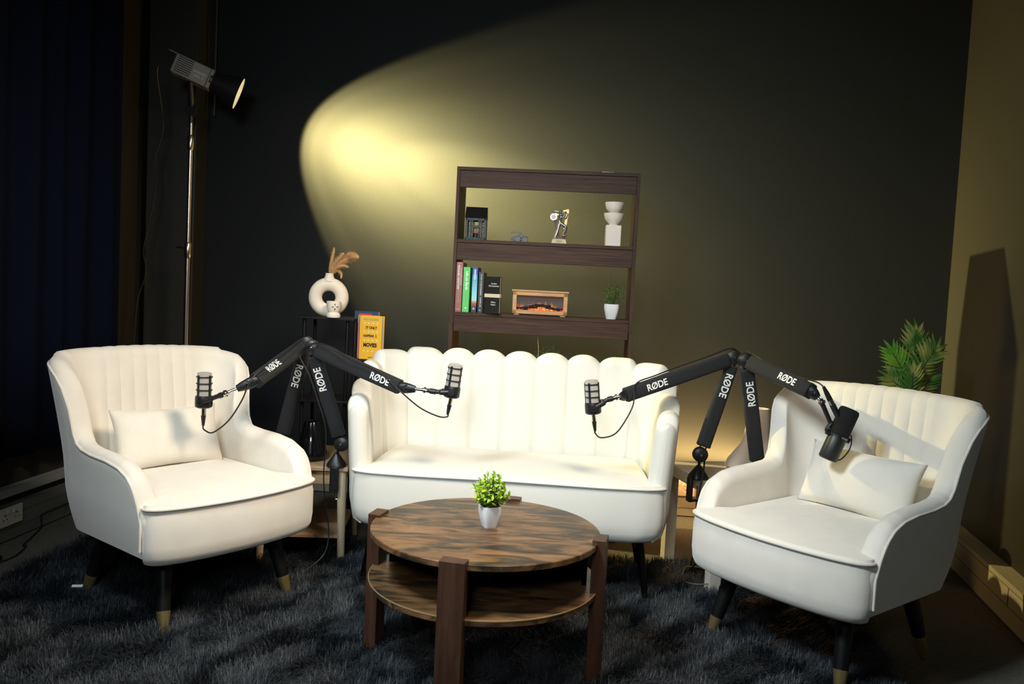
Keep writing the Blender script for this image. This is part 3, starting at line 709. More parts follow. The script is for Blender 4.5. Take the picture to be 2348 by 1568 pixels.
def trophy():
    e=empty('trophy',SP(.066,.07,ZS),'cricket batter trophy in silver and gold on the bookshelf','trophy',SA)
    gold=mat('aged_gold',(.55,.38,.16),.4,.7); sil=mat('antique_silver',(.36,.37,.38),.34,.9); bronze=mat('dark_bronze',(.10,.05,.03),.45,.6)
    MB().hexa([(-.036,-.022,0),(.038,-.022,0),(.038,.02,0),(-.036,.02,0),(-.031,-.016,.024),(.031,-.016,.024),(.031,.016,.024),(-.031,.016,.024)]).build('plinth',mat('cream_plinth',(.62,.56,.40),.35),e,bevel=.003)
    pl=MB(); pl.add([(-.026,-.0212,.004),(.026,-.0212,.004),(.024,-.0178,.020),(-.024,-.0178,.020),(-.026,-.0222,.004),(.026,-.0222,.004),(.024,-.0188,.020),(-.024,-.0188,.020)],[(4,5,6,7),(0,1,5,4),(1,2,6,5),(2,3,7,6),(3,0,4,7)]); pl.build('name_plate',mat('plate_gold',(.50,.48,.30),.4),e,smooth=False)
    for i,s in enumerate(('CRICKET','BATTER','AWARD')[:0]): pass
    mb=MB(); [mb.box((0,-.0222+.0035*(z-.004)/.016,z),(ww,.0006,.0012)) for z,ww in ((.0165,.028),(.0135,.024),(.0105,.030),(.0075,.014))]; mb.build('engraving',mat('engraving_grey',(.12,.13,.09),.6),e,smooth=False)
    # gold backing frame
    mb=MB()
    def strip(a,b,w_,t=.004,m_=None):
        a=Vector(a);b=Vector(b);d=(b-a).normalized(); M=frame(d,(0,1,0)); mb.box((a+b)/2,(t,w_,(b-a).length),M)
    strip((.024,.012,.072),(.036,.012,.163),.013); strip((.012,.012,.158),(.04,.012,.166),.010); strip((-.025,.012,.148),(-.006,.012,.138),.008); mb.build('backing_frame',gold,e,bevel=.001)
    mb=MB(); strip((-.034,.010,.155),(.000,.010,.024),.010); strip((-.020,.008,.118),(-.006,.008,.06),.008); strip((-.012,.006,.026),(.036,.006,.036),.012,.006); strip((.030,.006,.034),(.036,.006,.085),.003); mb.build('frame_strut',bronze,e,bevel=.001)
    MB().tube([(-.031,-.004,.128),(-.031,-.009,.128)],.0165,28).build('medallion',mat('medal_silver',(.65,.62,.60),.35,.5),e)
    MB().tube([(-.031,-.009,.128),(-.031,-.0098,.128)],.011,24).build('medallion_centre',mat('medal_pink',(.72,.58,.55),.5),e)
    b=MB()
    b.tube([(.0,0,.100),(-.002,0,.112),(.002,0,.130),(.002,-.001,.138)],[.0095,.0085,.012,.009],12)      # torso
    b.tube([(.003,0,.136),(.001,-.001,.146)],[.005,.005],10); b.ball((.000,-.002,.152),.0082,14,(1,1,1.1))
    b.tube([(-.001,0,.102),(-.006,-.004,.078),(-.007,-.004,.070),(-.014,-.006,.045),(-.020,-.007,.031)],[.0085,.007,.0068,.0055,.0045],10)
    b.tube([(-.020,-.006,.031),(-.025,-.011,.028),(-.012,-.012,.026)],[.004,.005,.003],8)
    b.tube([(.003,0,.100),(.020,-.006,.090),(.030,-.008,.083),(.026,-.007,.062),(.017,-.006,.045)],[.0088,.0078,.007,.006,.0045],10)
    b.tube([(.016,-.006,.046),(.018,-.010,.042),(.026,-.012,.038)],[.004,.005,.003],8)
    b.tube([(-.008,0,.134),(.000,-.010,.128),(.016,-.010,.128),(.024,-.008,.142)],[.0048,.0052,.0045,.004],8)
    b.tube([(.010,0,.133),(.026,-.004,.125),(.034,-.004,.146),(.025,-.006,.150)],[.005,.0052,.0042,.004],8)
    b.ball((.020,-.008,.147),.0062,12)
    b.ball((-.000,-.0045,.156),.0088,12,(1,1,.75))
    o=b.build('figure',sil,e); k=o.modifiers.new('r','REMESH'); k.mode='VOXEL'; k.voxel_size=.0013; k.use_smooth_shade=True
    MB().tube([(.018,-.006,.148),(.004,-.002,.153),(-.012,.001,.155),(-.030,.004,.156)],[.0022,.0025,.0046,.0042],8,sc=(1,.6)).build('bat',sil,e)
trophy()
def pedestal():
    e=empty('bowl_sculpture',SP(.322,.08,ZS),'cream ornament of two stacked bowls on a square block','ornament',SA+math.radians(2))
    MB().box((0,0,.0505),(.072,.06,.101)).build('block',m_ceram2,e,bevel=.003)
    def bowl(z,R,h): 
        return MB().lathe([(.018,z),(.020,z+.004),(R*.62,z+.014),(R*.86,z+.028),(R*.97,z+h-.008),(R,z+h),(R-.003,z+h),(R*.9,z+h-.006),(R*.5,z+.018),(.001,z+.016)],n=40)
    bowl(.101,.049,.056).build('bowl',m_ceram2,e); bowl(.153,.046,.056).build('bowl',m_ceram2,e)
m_ceram2=mat('pale_ceramic',(.88,.80,.70),.55,spec=.3,bump=.03,bscale=150)
pedestal()
# plant on the lower shelf, half hidden by the sofa
e=bush('potted_plant',SP(.036,.08,.600),SA,'green feathery plant peeking over the sofa back, under the bookshelf',(.07,.10,.10),
     [(-.05,0,.17),(-.02,0,.20),(.0,.01,.215),(.03,0,.21),(.055,0,.19),(.02,-.02,.18),(-.035,.02,.15),(.06,.02,.15),(.01,.03,.20),(-.06,.01,.13)],.022,.006,16,leafmat('fern_leaf',(.06,.28,.07),(.22,.42,.08)),14)
o=MB().tube(bez([SP(-.012,.04,.966),SP(-.008,.05,.93),SP(-.004,.05,.88),SP(-.01,.06,.80)]),.0022,6).build('cord',mat('beige_cord',(.32,.25,.13),.7)); tag(o,'thin beige cord hanging from the bookshelf above the green plant','cord')

# ---------------------------------------------------------------- corner stand and its ornaments
def etagere():
    e=empty('shelf_stand',(-.86,3.90,0),'black metal stepped shelf stand between the left armchair and sofa','shelf',math.radians(-3))
    bm=mat('stand_black',(.010,.010,.011),.4,.3)
    for x0,x1,z in ((-.145,.125,.998),(-.145,.14,.606),(.10,.31,.812),(-.145,.30,.30)):
        MB().box(((x0+x1)/2,0,z),(x1-x0,.23,.012)).build('shelf',bm,e,bevel=.002)
    for x in (-.118,.088,.125,.29):
        for y in (-.085,.085):
            top=.992 if x<.12 else (.806 if x>.2 else .99)
            MB().cyl((x,y,0),(x,y,top),.0085,None,12).build('post',bm,e)
etagere()
def donut():
    C=Vector((-.882,3.86,1.004)); e=empty('donut_vase',C,'cream ring-shaped vase holding pampas grass on the black stand','vase',math.radians(5))
    mb=MB(); R,rt=.0625,.0315; rings=[]
    for i in range(56):
        a=2*PI*i/56; c=Vector((R*math.cos(a),0,.092+R*math.sin(a))); rad=Vector((math.cos(a),0,math.sin(a))); ring=[]
        for k in range(20):
            b=2*PI*k/20; ring.append(c+rad*rt*math.cos(b)+Vector((0,1,0))*rt*.95*math.sin(b))
        for q in ring: q.z=max(q.z,0)
        rings.append(ring)
    mb.loft(rings+[rings[0]],cap=False)
    mb.lathe([(.032,.168),(.026,.180),(.0205,.190),(.0185,.203),(.0195,.207),(.016,.207),(.015,.19)],n=32); mb.build('vase_body',m_ceram,e)
    g=tag(empty('pampas_grass',C+Vector((0,0,.19)),'dried golden pampas grass stems in the ring-shaped vase','dried grass'),None)
    mg=mat('dried_grass',(.95,.66,.34),.8); rn=random.Random(2)
    for pts,R_ in (([(0,0,0),(.004,0,.05),(.012,0,.10),(.018,0,.138)],.012),([(0,0,0),(.03,0,.045),(.075,0,.085),(.105,-.01,.098),(.128,-.01,.100)],.026),([(0,0,0),(.03,-.01,.04),(.06,-.01,.055),(.09,-.01,.05)],.013),([(0,0,.0),(.03,0,.03),(.055,-.01,.02),(.058,-.01,-.005)],.009),([(0,0,0),(.015,0,.05),(.045,0,.09),(.06,0,.11)],.018)):
        pa=bez(pts,12); n=len(pa); lf=MB()
        lf.tube(pa,[.0015]*n,5)
        for i in range(n):
            t=i/(n-1); rr=R_*math.sin(PI*min(1,.15+.85*t))**.6 if t>.12 else .001
            d=(pa[min(n-1,i+1)]-pa[max(0,i-1)]).normalized()
            for k in range(60):
                v=Vector((rn.gauss(0,1),rn.gauss(0,1),rn.gauss(0,1))); v=(v-d*v.dot(d)).normalized(); leaf(lf,pa[i],(v*.8+d*rn.uniform(.5,1.6)),v+Vector((0,0,.1)),rr*rn.uniform(.8,1.7),.0026,n=2,bend=rn.uniform(-.3,.5))
        lf.build('plume',mg,g)
    return e
donut()
def cup():
    e=empty('egg_cup_candle_holder',(-.842,3.795,1.004),'small cream footed cup with cut-out petals on the black stand','cup')
    MB().lathe([(.001,0),(.030,0),(.0325,.006),(.031,.016),(.024,.024),(.026,.027),(.031,.040),(.033,.058),(.0335,.076),(.031,.0765),(.029,.06),(.022,.035),(.001,.03)],n=36).build('cup_body',m_ceram,e)
    mb=MB()
    for x,z,a in ((.012,.061,.15),(.012,.040,.5),(.003,.050,1.45),(.022,.051,1.7)):
        y=-math.sqrt(max(0,.0326**2-x*x)); M=frame((x,y,0),(math.sin(a),0,math.cos(a)))
        mb.lathe([(.0055,0),(.0055,.0006)],n=14,M=M@Matrix.Diagonal(Vector((1,.38,1))),c=(x,y,z))
    mb.build('petal_cutout',mat('cutout_dark',(.02,.015,.01),.8),e)
cup()
def stand_books():
    m_y=(.92,.50,.035)
    zz=.818
    def bk(label,x,y,rz,W,T,h,cov,spine,lean=0):
        e=empty('book',(x,y,zz),label,'book',rz,'books on the black stand'); e.rotation_euler=(0,math.radians(lean),rz)
        mb=MB(); mb.box(*lb(0,W,0,.0018,0,h)); mb.box(*lb(0,W,T-.0018,T,0,h)); mb.build('cover',mat('cv_'+label[:16],cov,.45),e,smooth=False)
        MB().box(*lb(-.0018,.0004,0,T,0,h)).build('spine',mat('sp_'+label[:16],spine,.45),e,smooth=False)
        MB().box(*lb(.0006,W-.003,.0019,T-.0019,.002,h-.002)).build('page_block',mat('paper',(0,0,0)),e,smooth=False)
        return e
    rz=math.radians(-14)
    y=bk('yellow paperback book with black hand-drawn title on the black stand',-.712,3.785,rz,.108,.030,.203,m_y,(.85,.60,.06))
    k=mat('ink_k',(.01,.01,.01),.6); te=mat('ink_t',(.20,.36,.30),.6); wk=mat('ink_cream',(.85,.72,.5),.6)
    for s,z,sz,m_,bo,x in (('HOLLY BOURNE',.186,.0125,te,.0004,.053),('IT ONLY',.147,.0175,k,.0007,.056),('HAPPENS',.109,.0155,k,.0006,.043),('IN',.114,.006,k,.0003,.080),('THE',.106,.006,k,.0003,.080),('MOVIES',.066,.024,k,.0012,.052),('USBORNE',.009,.005,k,.0002,.053)):
        text(s,sz,m_,y,(x,-.0004,z),(1,0,0),(0,0,1),'cover_lettering',ext=.0002,bold=bo,width=.82)
    mb=MB()
    for z in (.168,.128,.088,.038):
        for x in (.022,.042,.064,.086): mb.lathe([(.0042,0),(.0042,.0005)],n=8,M=frame((0,-1,0)),c=(x,-.0002,z))
    mb.build('popcorn_print',wk,y)
    text('MOVIES',.0165,k,y,(-.0021,.015,.088),(0,0,-1),(0,-1,0),'spine_lettering',ext=.0002,bold=.0007); text('IT ONLY HAPPENS IN THE',.0095,k,y,(-.0021,.016,.152),(0,0,-1),(0,-1,0),'spine_lettering',ext=.0002,bold=.0003)
    MB().box(*lb(-.0024,-.0017,.002,.028,.012,.048)).build('spine_patch',mat('lime_print',(.45,.55,.06),.5),y,smooth=False)
    wv=bk('thin white and pale blue book wedged behind the yellow one',-.727,3.800+.018,rz,.105,.016,.204,(.7,.12,.10),(.70,.74,.72))
    text('MEMOIR',.010,mat('ink_grey',(.3,.36,.38),.6),wv,(-.0021,.008,.10),(0,0,-1),(0,-1,0),'spine_lettering',ext=.0002)
    bl=bk('tall blue book leaning behind the yellow one on the black stand',-.748,3.840,rz,.118,.019,.222,(.035,.07,.13),(.06,.15,.34))
    for s,z in (('Daring to Dream',.165),('Holiday',.055)): text(s,.011,mat('ink_l',(.45,.65,.75),.6),bl,(-.0021,.010,z),(0,0,-1),(0,-1,0),'spine_lettering',ext=.0002)
    MB().box(*lb(.02,.085,-.0006,0,.200,.211)).build('cover_band',mat('red_print',(.62,.05,.04),.5),bl,smooth=False)
stand_books()

# ---------------------------------------------------------------- side tables
def side_table():
    e=empty('side_table',(-.846,3.50,0),'light oak side table with a lower shelf between left armchair and sofa','table',math.radians(4))
    W,D,Z=.37,.46,.412
    MB().box((0,0,Z-.009),(W,D,.018)).build('tabletop',m_oak,e,bevel=.004,seg=3)
    MB().box((0,-D/2+.028,Z-.048),(W-.07,.018,.055)).build('apron',m_oak,e,bevel=.002); MB().box((0,D/2-.028,Z-.048),(W-.07,.018,.055)).build('apron',m_oak,e,bevel=.002)
    for s in (-1,1): MB().box((s*(W/2-.03),0,Z-.048),(.018,D-.07,.055)).build('apron',m_oak,e,bevel=.002)
    MB().box((0,0,.115),(W-.05,D-.06,.016)).build('shelf',m_oak,e,bevel=.002)
    for sx in (-1,1):
        for sy in (-1,1): MB().cyl((sx*(W/2-.028),sy*(D/2-.028),Z-.018),(sx*(W/2-.018),sy*(D/2-.018),0),.020,.0145,20).build('leg',m_oakV,e)
side_table()
LO=Vector((.72,3.62)); LE1=Vector((.21,-.978)).normalized(); LE2=Vector((.978,.21)).normalized()
def lackpt(a,b): q=LO+LE2*a+LE1*b; return q
def lack():
    S_=.50; c=lackpt(S_/2,S_/2); e=empty('side_table',(c.x,c.y,0),'square white lacquered side table between sofa and right armchair','table',math.atan2(LE2.y,LE2.x))
    MB().box((0,0,.415),(S_,S_,.05)).build('tabletop',m_lack,e,bevel=.0015)
    for sx in (-1,1):
        for sy in (-1,1): MB().box((sx*(S_/2-.024),sy*(S_/2-.024),.195),(.048,.048,.39)).build('leg',m_lack,e,bevel=.0015)
lack()
e=empty('vase',(1.085,3.50,.44),'tall pale beige bottle vase with a narrow neck on the white table','vase')
MB().lathe([(.10,0),(.122,.006),(.128,.02),(.118,.045),(.088,.085),(.066,.115),(.056,.14),(.051,.18),(.047,.26),(.046,.274),(.042,.275),(.040,.26),(.045,.15),(.001,.1)],n=56).build('vase_body',mat('blush_glaze',(.80,.68,.57),.22,coat=.3),e)
e=empty('vase',(-.832,3.42,.412),'glossy black bottle vase on the oak side table','vase')
MB().lathe([(.055,0),(.064,.004),(.068,.022),(.066,.034),(.052,.082),(.049,.10),(.046,.106),(.0335,.160),(.031,.163),(.029,.16),(.04,.11),(.001,.09)],n=56).build('vase_body',m_bcer,e)

# ---------------------------------------------------------------- microphone arms
def arm(label,base,low,top,end,txt_low,txt_up,clampdir=(0,-1,0),ball=.030,seed=0,lowflip=1,txt_base=True,hang=True):
    base=Vector(base);low=Vector(low);top=Vector(top);end=Vector(end)
    e=empty('boom_microphone_stand',base,label,'microphone stand',0,'black boom arms clamped to the side tables')
    cd=Vector(clampdir).normalized(); sd=Vector((0,0,1)).cross(cd)
    mb=MB(); R1=.036; rings=[]
    for s,z in ((.034,0),(.038,.004),(.037,.012),(.012,.050),(.008,.056)):
        ring=[]
        for k in range(24):
            a=2*PI*k/24; q=(abs(math.cos(a))**3.2+abs(math.sin(a))**3.2)**(-1/3.2); v=cd*(math.cos(a)*q*s)+sd*(math.sin(a)*q*s); ring.append(base+v+Vector((0,0,z)))
        rings.append(ring)
    mb.loft(rings); mb.cyl(base+Vector((0,0,.05)),Vector((low.x,low.y,low.z)),.006)
    mb.build('base',m_black,e,world=True)
    f=base+cd*.034; M=Matrix(((sd.x,cd.x,0),(sd.y,cd.y,0),(0,0,1)))
    mb=MB(); mb.box(f+Vector((0,0,-.045)),(.034,.016,.10),M); mb.box(f-cd*.03+Vector((0,0,-.088)),(.030,.07,.012),M); mb.build('clamp',m_black,e,world=True,bevel=.003)
    mb=MB(); p=f-cd*.035; mb.cyl(p+Vector((0,0,-.14)),p+Vector((0,0,-.03)),.0045,n=10); mb.tube([p+Vector((0,0,-.135)),p+sd*.03+Vector((0,0,-.142))],.0025,8); mb.build('clamp_screw',m_chrome,e,world=True)
    def sleeve(a,b,nm,h0,h1,th,t0,t1):
        d=(b-a).normalized(); n=Vector((0,-1,0)); n=(n-d*n.dot(d)).normalized(); u=d.cross(n)
        A=a+d*t0; B=b-d*t1; rings=[]; L=(B-A).length
        for t,s in ((0,.90),(.008,1),(.03,.98),(.5,1.0),(.97,.98),(.992,1),(1,.90)):
            h=h0+(h1-h0)*t; ring=[]
            for k in range(28):
                an=2*PI*k/28; q=(abs(math.cos(an))**4+abs(math.sin(an))**4)**(-1/4); ring.append(A.lerp(B,t)+(u*math.cos(an)*q*h/2+n*math.sin(an)*q*th/2)*s)
            rings.append(ring)
        o=MB().loft(rings).build(nm,m_sleeve,e,world=True)
        # steel rods inside, seen at the ends
        r=MB(); 
        for s in (-1,1): r.tube([a+u*s*h0*.22+n*.004,b+u*s*h1*.22+n*.004],.0028,6)
        r.build('spring_rod',m_dmetal,e,world=True)
        return o,d,n,u,A,B
    s1,d,n,u,A,B=sleeve(low,top,'lower_sleeve',.056,.054,.042,.035,.034)
    def put(par,A,B,n,spec,size,face):
        t,sgn=spec; c=A.lerp(B,t)+n*(face/2+.0008); xd=(B-A).normalized()*sgn; yd=n.cross(xd)
        o=text('RØDE',size,m_white,par,(0,0,0),xd,yd,'brand_lettering',ext=.0003,bold=.0008,width=.92)
        off=c-e.location-par.location; o.data.transform(Matrix.Translation(off))
    put(s1,A,B,n,txt_low,.040,.042)
    s2,d2,n2,u2,A2,B2=sleeve(top,end,'upper_sleeve',.060,.056,.044,.030,.0)
    put(s2,A2,B2,n2,txt_up,.036,.044)
    for nm,c,R_ in (('elbow_joint',top,ball),('hinge_joint',low,.030)):
        mb=MB(); mb.lathe([(R_*.80,-.018),(R_,-.012),(R_,.008),(R_*.93,.015),(R_*.55,.020),(.001,.021)],n=32,M=frame((0,-1,0)),c=c); j=mb.build(nm,m_black,e,world=True)
        MB().lathe([(.0045,0),(.0045,.003),(.0022,.0036)],n=12,M=frame((0,-1,0)),c=c+Vector((0,-.0205,0))).build('bolt',m_chrome,j,world=True)
    return e,end,d2,n2
def head(e,end,ring,mount):
    """swivel head: black fork, silver thread ring, black stub to the mount point"""
    end=Vector(end);ring=Vector(ring);mount=Vector(mount); d=(ring-end); L=d.length; d.normalize()
    k1=end+d*L*.62
    mb=MB(); mb.tube([end-d*.012,end+d*L*.18,end+d*L*.42,k1],[.013,.017,.014,.010],14,sc=(1.25,.75)); mb.lathe([(.014,-.011),(.016,-.006),(.016,.006),(.012,.011)],n=24,M=frame((0,-1,0)),c=end+d*L*.25); mb.build('swivel_head',m_black,e,world=True)
    MB().lathe([(.0035,0),(.0035,.003)],n=10,M=frame((0,-1,0)),c=end+d*L*.25+Vector((0,-.0115,0))).build('bolt',m_chrome,e,world=True)
    mb=MB(); mb.cyl(k1,ring,.006,.006,12); dd=(mount-ring).normalized()
    mb.lathe([(.007,-.012),(.0075,-.005),(.0125,-.004),(.0125,-.001),(.009,0),(.0125,.001),(.0125,.004),(.008,.005),(.008,.010)],n=24,M=frame(dd),c=ring); mb.build('thread_ring',m_chrome,e,world=True)
def podmic(label,c,ax,mount,ring,side=1,group='silver-grille podcast microphones'):
    """c = body centre bottom, ax = up axis"""
    c=Vector(c); ax=Vector(ax).normalized(); mount=Vector(mount); e=empty('microphone',c,label,'microphone',0,group)
    M=frame(ax,(1,0,0)); X=M@Vector((1,0,0)); Y=M@Vector((0,1,0))
    MB().lathe([(.010,-.002),(.022,0),(.029,.004),(.0305,.010),(.0305,.036),(.029,.043),(.026,.045)],n=40,M=M,c=c).build('body',m_black,e,world=True)
    MB().lathe([(.0255,.043),(.0255,.122),(.0235,.127),(.017,.129)],n=40,M=M,c=c).build('grille',m_grille,e,world=True)
    mb=MB()
    for z in (.0655,.089,.1125):
        mb.lathe([(.0255,z-.002),(.0285,z-.0015),(.0285,z+.0015),(.0255,z+.002)],n=40,M=M,c=c,cap=False)
    for k in range(4):
        a=k*PI/2-.45; d=X*math.cos(a)+Y*math.sin(a); mb.box(c+d*.0268+ax*.08,(.0035,.007,.078),frame(ax,d))
    mb.build('guard_rings',m_black,e,world=True)
    # yoke
    q=c+ax*.024; dm=(mount-q); 
    sv=Vector((0,-1,0)); sv=(sv-ax*sv.dot(ax)).normalized()
    mb=MB()
    for s in (1,-1):
        hub=q+sv*s*.033; mb.cyl(hub-sv*s*.003,hub+sv*s*.004,.0125,n=20)
        mid=mount+(q-mount)*.30+sv*s*.030
        mb.tube([hub+sv*s*.001,mid],[.0085,.0085],8,sc=(1,.45),up=ax)
    a1=mount+(q-mount)*.30; mb.tube([a1+sv*.033,a1-sv*.033],.0075,8); mb.cyl(a1,mount,.0085,.0085,14); rg=Vector(ring); mb.tube([mount,mount.lerp(rg,.05),mount.lerp(rg,.7),mount.lerp(rg,.72),rg],[.0085,.0105,.0105,.008,.008],16)
    mb.build('yoke',m_black,e,world=True)
    MB().cyl(q+sv*.037,q+sv*.0385,.004,n=12).build('yoke_bolt',m_chrome,e,world=True)
    return e
def mic_cable(label,plug,ax,pts,r=.0028,group='microphone cables clipped along the arms'):
    plug=Vector(plug); ax=Vector(ax).normalized(); e=empty('microphone_cable',plug,label,'cable',0,group)
    MB().cyl(plug+ax*.002,plug+ax*.026,.0082,.0082,18).build('plug_shell',m_chrome,e,world=True)
    MB().tube([plug+ax*.026,plug+ax*.030,plug+ax*.052,plug+ax*.064],[.0088,.0085,.0062,.0045],16).build('plug_boot',m_black,e,world=True)
    MB().tube(bez([plug+ax*.058,plug+ax*.072]+[Vector(p) for p in pts],8),r,8).build('lead',m_cable,e,world=True)
    return e
# pair on the left
eA,_,_,_=arm('front boom arm beside the sofa on the oak table, reaching right',(-.698,3.300,.412),(-.668,3.245,.518),(-.790,3.20,.905),(-.412,3.02,.788),(.72,1),(.80,1))
head(eA,(-.410,3.02,.787),(-.315,3.0,.783),(-.290,3.0,.780))
podmic('silver-grille microphone in front of the left part of the sofa back',(-.2165,3.0,.760),(.10,0,1),(-.272,3.0,.779),(-.307,3.0,.783))
mic_cable('black microphone cable hanging at the left part of the sofa back',(-.2165,3.0,.759),(-.16,0,-1),[(-.262,2.99,.690),(-.33,2.975,.722),(-.41,2.97,.785),(-.50,3.03,.845),(-.62,3.085,.885),(-.70,3.13,.918),(-.775,3.165,.925),(-.832,3.17,.885),(-.79,3.17,.80),(-.755,3.18,.70),(-.725,3.19,.60),(-.722,3.20,.50),(-.728,3.21,.40),(-.72,3.22,.28),(-.70,3.215,.16),(-.71,3.18,.08),(-.76,3.10,.04)])
eB,_,_,_=arm('rear boom arm behind the left armchair, reaching left',(-.965,3.36,.412),(-.940,3.34,.50),(-.835,3.29,.912),(-.925,2.93,.795),(.72,-1),(.70,-1),clampdir=(-1,0,0))
head(eB,(-.925,2.93,.795),(-1.022,2.90,.748),(-1.040,2.90,.742))
podmic('silver-grille microphone in front of the left armchair',(-1.099,2.9,.692),(.0,0,1),(-1.045,2.90,.738),(-1.028,2.90,.745))
mic_cable('black microphone cable hanging in front of the left armchair',(-1.099,2.9,.691),(.0,0,-1),[(-1.088,2.89,.612),(-1.055,2.88,.608),(-1.00,2.88,.655),(-.955,2.88,.73),(-.93,2.89,.80),(-.90,2.95,.845),(-.86,3.10,.90),(-.835,3.25,.942)])
# pair on the right
eC,_,_,_=arm('boom arm clamped at the left edge of the white table, reaching left',(.790,3.285,.44),(.772,3.20,.556),(.880,3.20,.950),(.440,3.06,.795),(.76,-1),(.72,-1),clampdir=(-.98,-.20,0))
head(eC,(.442,3.06,.795),(.398,3.0,.792),(.366,3.0,.782))
podmic('silver-grille microphone in front of the right part of the sofa back',(.3165,3.0,.7255),(-.115,0,1),(.366,3.0,.782),(.392,3.0,.790))
mic_cable('black microphone cable hanging at the right part of the sofa back',(.3165,3.0,.7245),(.16,0,-1),[(.350,2.99,.640),(.40,2.98,.660),(.438,2.975,.720),(.462,2.99,.775),(.468,3.04,.825),(.492,3.07,.850),(.55,3.085,.872),(.64,3.115,.907),(.76,3.155,.949),(.86,3.19,.985),(.90,3.2,.97)])
eD,_,_,_=arm('boom arm on the white table, reaching right to the dark microphone',(.985,3.20,.44),(.990,3.15,.52),(.905,3.12,.945),(1.045,2.80,.872),(.74,1),(.68,1),clampdir=(.17,-.98,0))
head(eD,(1.045,2.80,.872),(1.078,2.78,.838),(1.085,2.78,.822))
def sm7():
    T=Vector((1.178,2.78,.821)); Bm=Vector((1.110,2.78,.640)); ax=(T-Bm).normalized(); e=empty('microphone',Bm,'black foam-covered broadcast microphone in front of the right armchair','microphone')
    M=frame(ax,(1,0,0)); L=(T-Bm).length; sv=Vector((0,-1,0)); X=M@Vector((1,0,0))
    MB().lathe([(.024,0),(.0305,.003),(.032,.008),(.032,L*.48),(.030,L*.50)],n=44,M=M,c=Bm).build('body',m_black2,e,world=True)
    MB().lathe([(.033,L*.47),(.0345,L*.50),(.0345,L-.012),(.031,L-.003),(.022,L)],n=44,M=M,c=Bm).build('foam_windscreen',m_foam,e,world=True)
    MB().lathe([(.0325,L*.44),(.0345,L*.445),(.0345,L*.475),(.0325,L*.48)],n=44,M=M,c=Bm,cap=False).build('collar',m_black,e,world=True)
    q=Bm+ax*L*.46
    text('SHURE',.007,mat('label_grey',(.30,.30,.30),.5),e,(0,0,0),X,ax,'brand_lettering',ext=.0002,bold=.0003).data.transform(Matrix.Translation(X*.010+sv*.0352+ax*(L*.46)+Vector((0,0,0))))
    # yoke ring on the left and strap on the right
    stub=Vector((1.0795,2.78,.833)); jn=Vector((1.112,2.78,.768))
    MB().cyl(stub,jn,.0085,.0075,16).build('stub_tube',m_black,e,world=True)
    MB().tube(bez([jn+X*.014,jn,q-X*.040+ax*.035,q-X*.046+ax*.008,q-X*.038-ax*.004],8),.006,8,sc=(1,1.4)).build('yoke',m_black,e,world=True)
    for s in (-1,1): MB().cyl(q+X*s*.030,q+X*s*.043,.010,n=18).build('yoke_knob',m_black,e,world=True)
    MB().tube(bez([q+X*.040+ax*.022,q+X*.052+ax*.0,q+X*.056-ax*.03,q+X*.046-ax*.065,q+X*.030-ax*.082],8),.0024,8).build('signal_lead',m_cable,e,world=True)
    c0=stub+Vector((.032,-.006,.0)); c1=c0+Vector((.026,0,-.045)); 
    MB().cyl(c0,c1,.0105,None,18).build('plug_body',m_black,e,world=True); MB().cyl(c0,c0+(c0-c1)*.34,.0095,None,18).build('plug_shell',m_chrome,e,world=True)
    pb=c0+(c0-c1)*.34
    o=empty('microphone_cable',pb,'black microphone cable clipped along the boom arm over the right armchair','cable',0,'microphone cables clipped along the arms')
    MB().tube([pb,pb+(c0-c1)*.5,pb+(c0-c1)*1.0],[.0095,.0085,.005],14).build('plug_boot',m_black,o,world=True)
    MB().tube(bez([pb+(c0-c1)*.95,(1.062,2.795,.905),(1.02,2.86,.915),(.97,2.97,.935),(.93,3.06,.965),(.905,3.10,.982)],8),.0028,8).build('lead',m_cable,o,world=True)
    MB().tube(bez([c1,c1+Vector((.006,0,-.012)),c1+Vector((.016,0,-.03))],5),.0022,8).build('signal_lead',m_cable,e,world=True)
m_black2=mat('satin_charcoal',(.018,.018,.017),.42)
sm7()
# loose cables at the white table
for lab,pts,r in (('thick black cable hanging from the white table to the floor',[(.800,3.235,.56),(.795,3.225,.48),(.782,3.22,.38),(.80,3.23,.26),(.815,3.25,.15),(.79,3.30,.06),(.76,3.33,.03),(.77,3.36,.02)],.0035),
              ('black cable loop rising from the rug beside the white table leg',[(.80,3.33,.03),(.79,3.30,.10),(.81,3.27,.16),(.86,3.26,.16),(.93,3.28,.06),(.95,3.3,.03)],.003),
              ('thin grey cable coiled on the rug by the right armchair',[(.74,3.24,.05),(.77,3.30,.065),(.83,3.29,.065),(.865,3.22,.06),(.84,3.15,.055),(.78,3.14,.05),(.74,3.17,.045)],.0024)):
    tag(MB().tube(bez(pts,10),r,8).build('cable',m_cable if 'grey' not in lab else mat('grey_cable',(.12,.12,.12),.5)),lab,'cable')

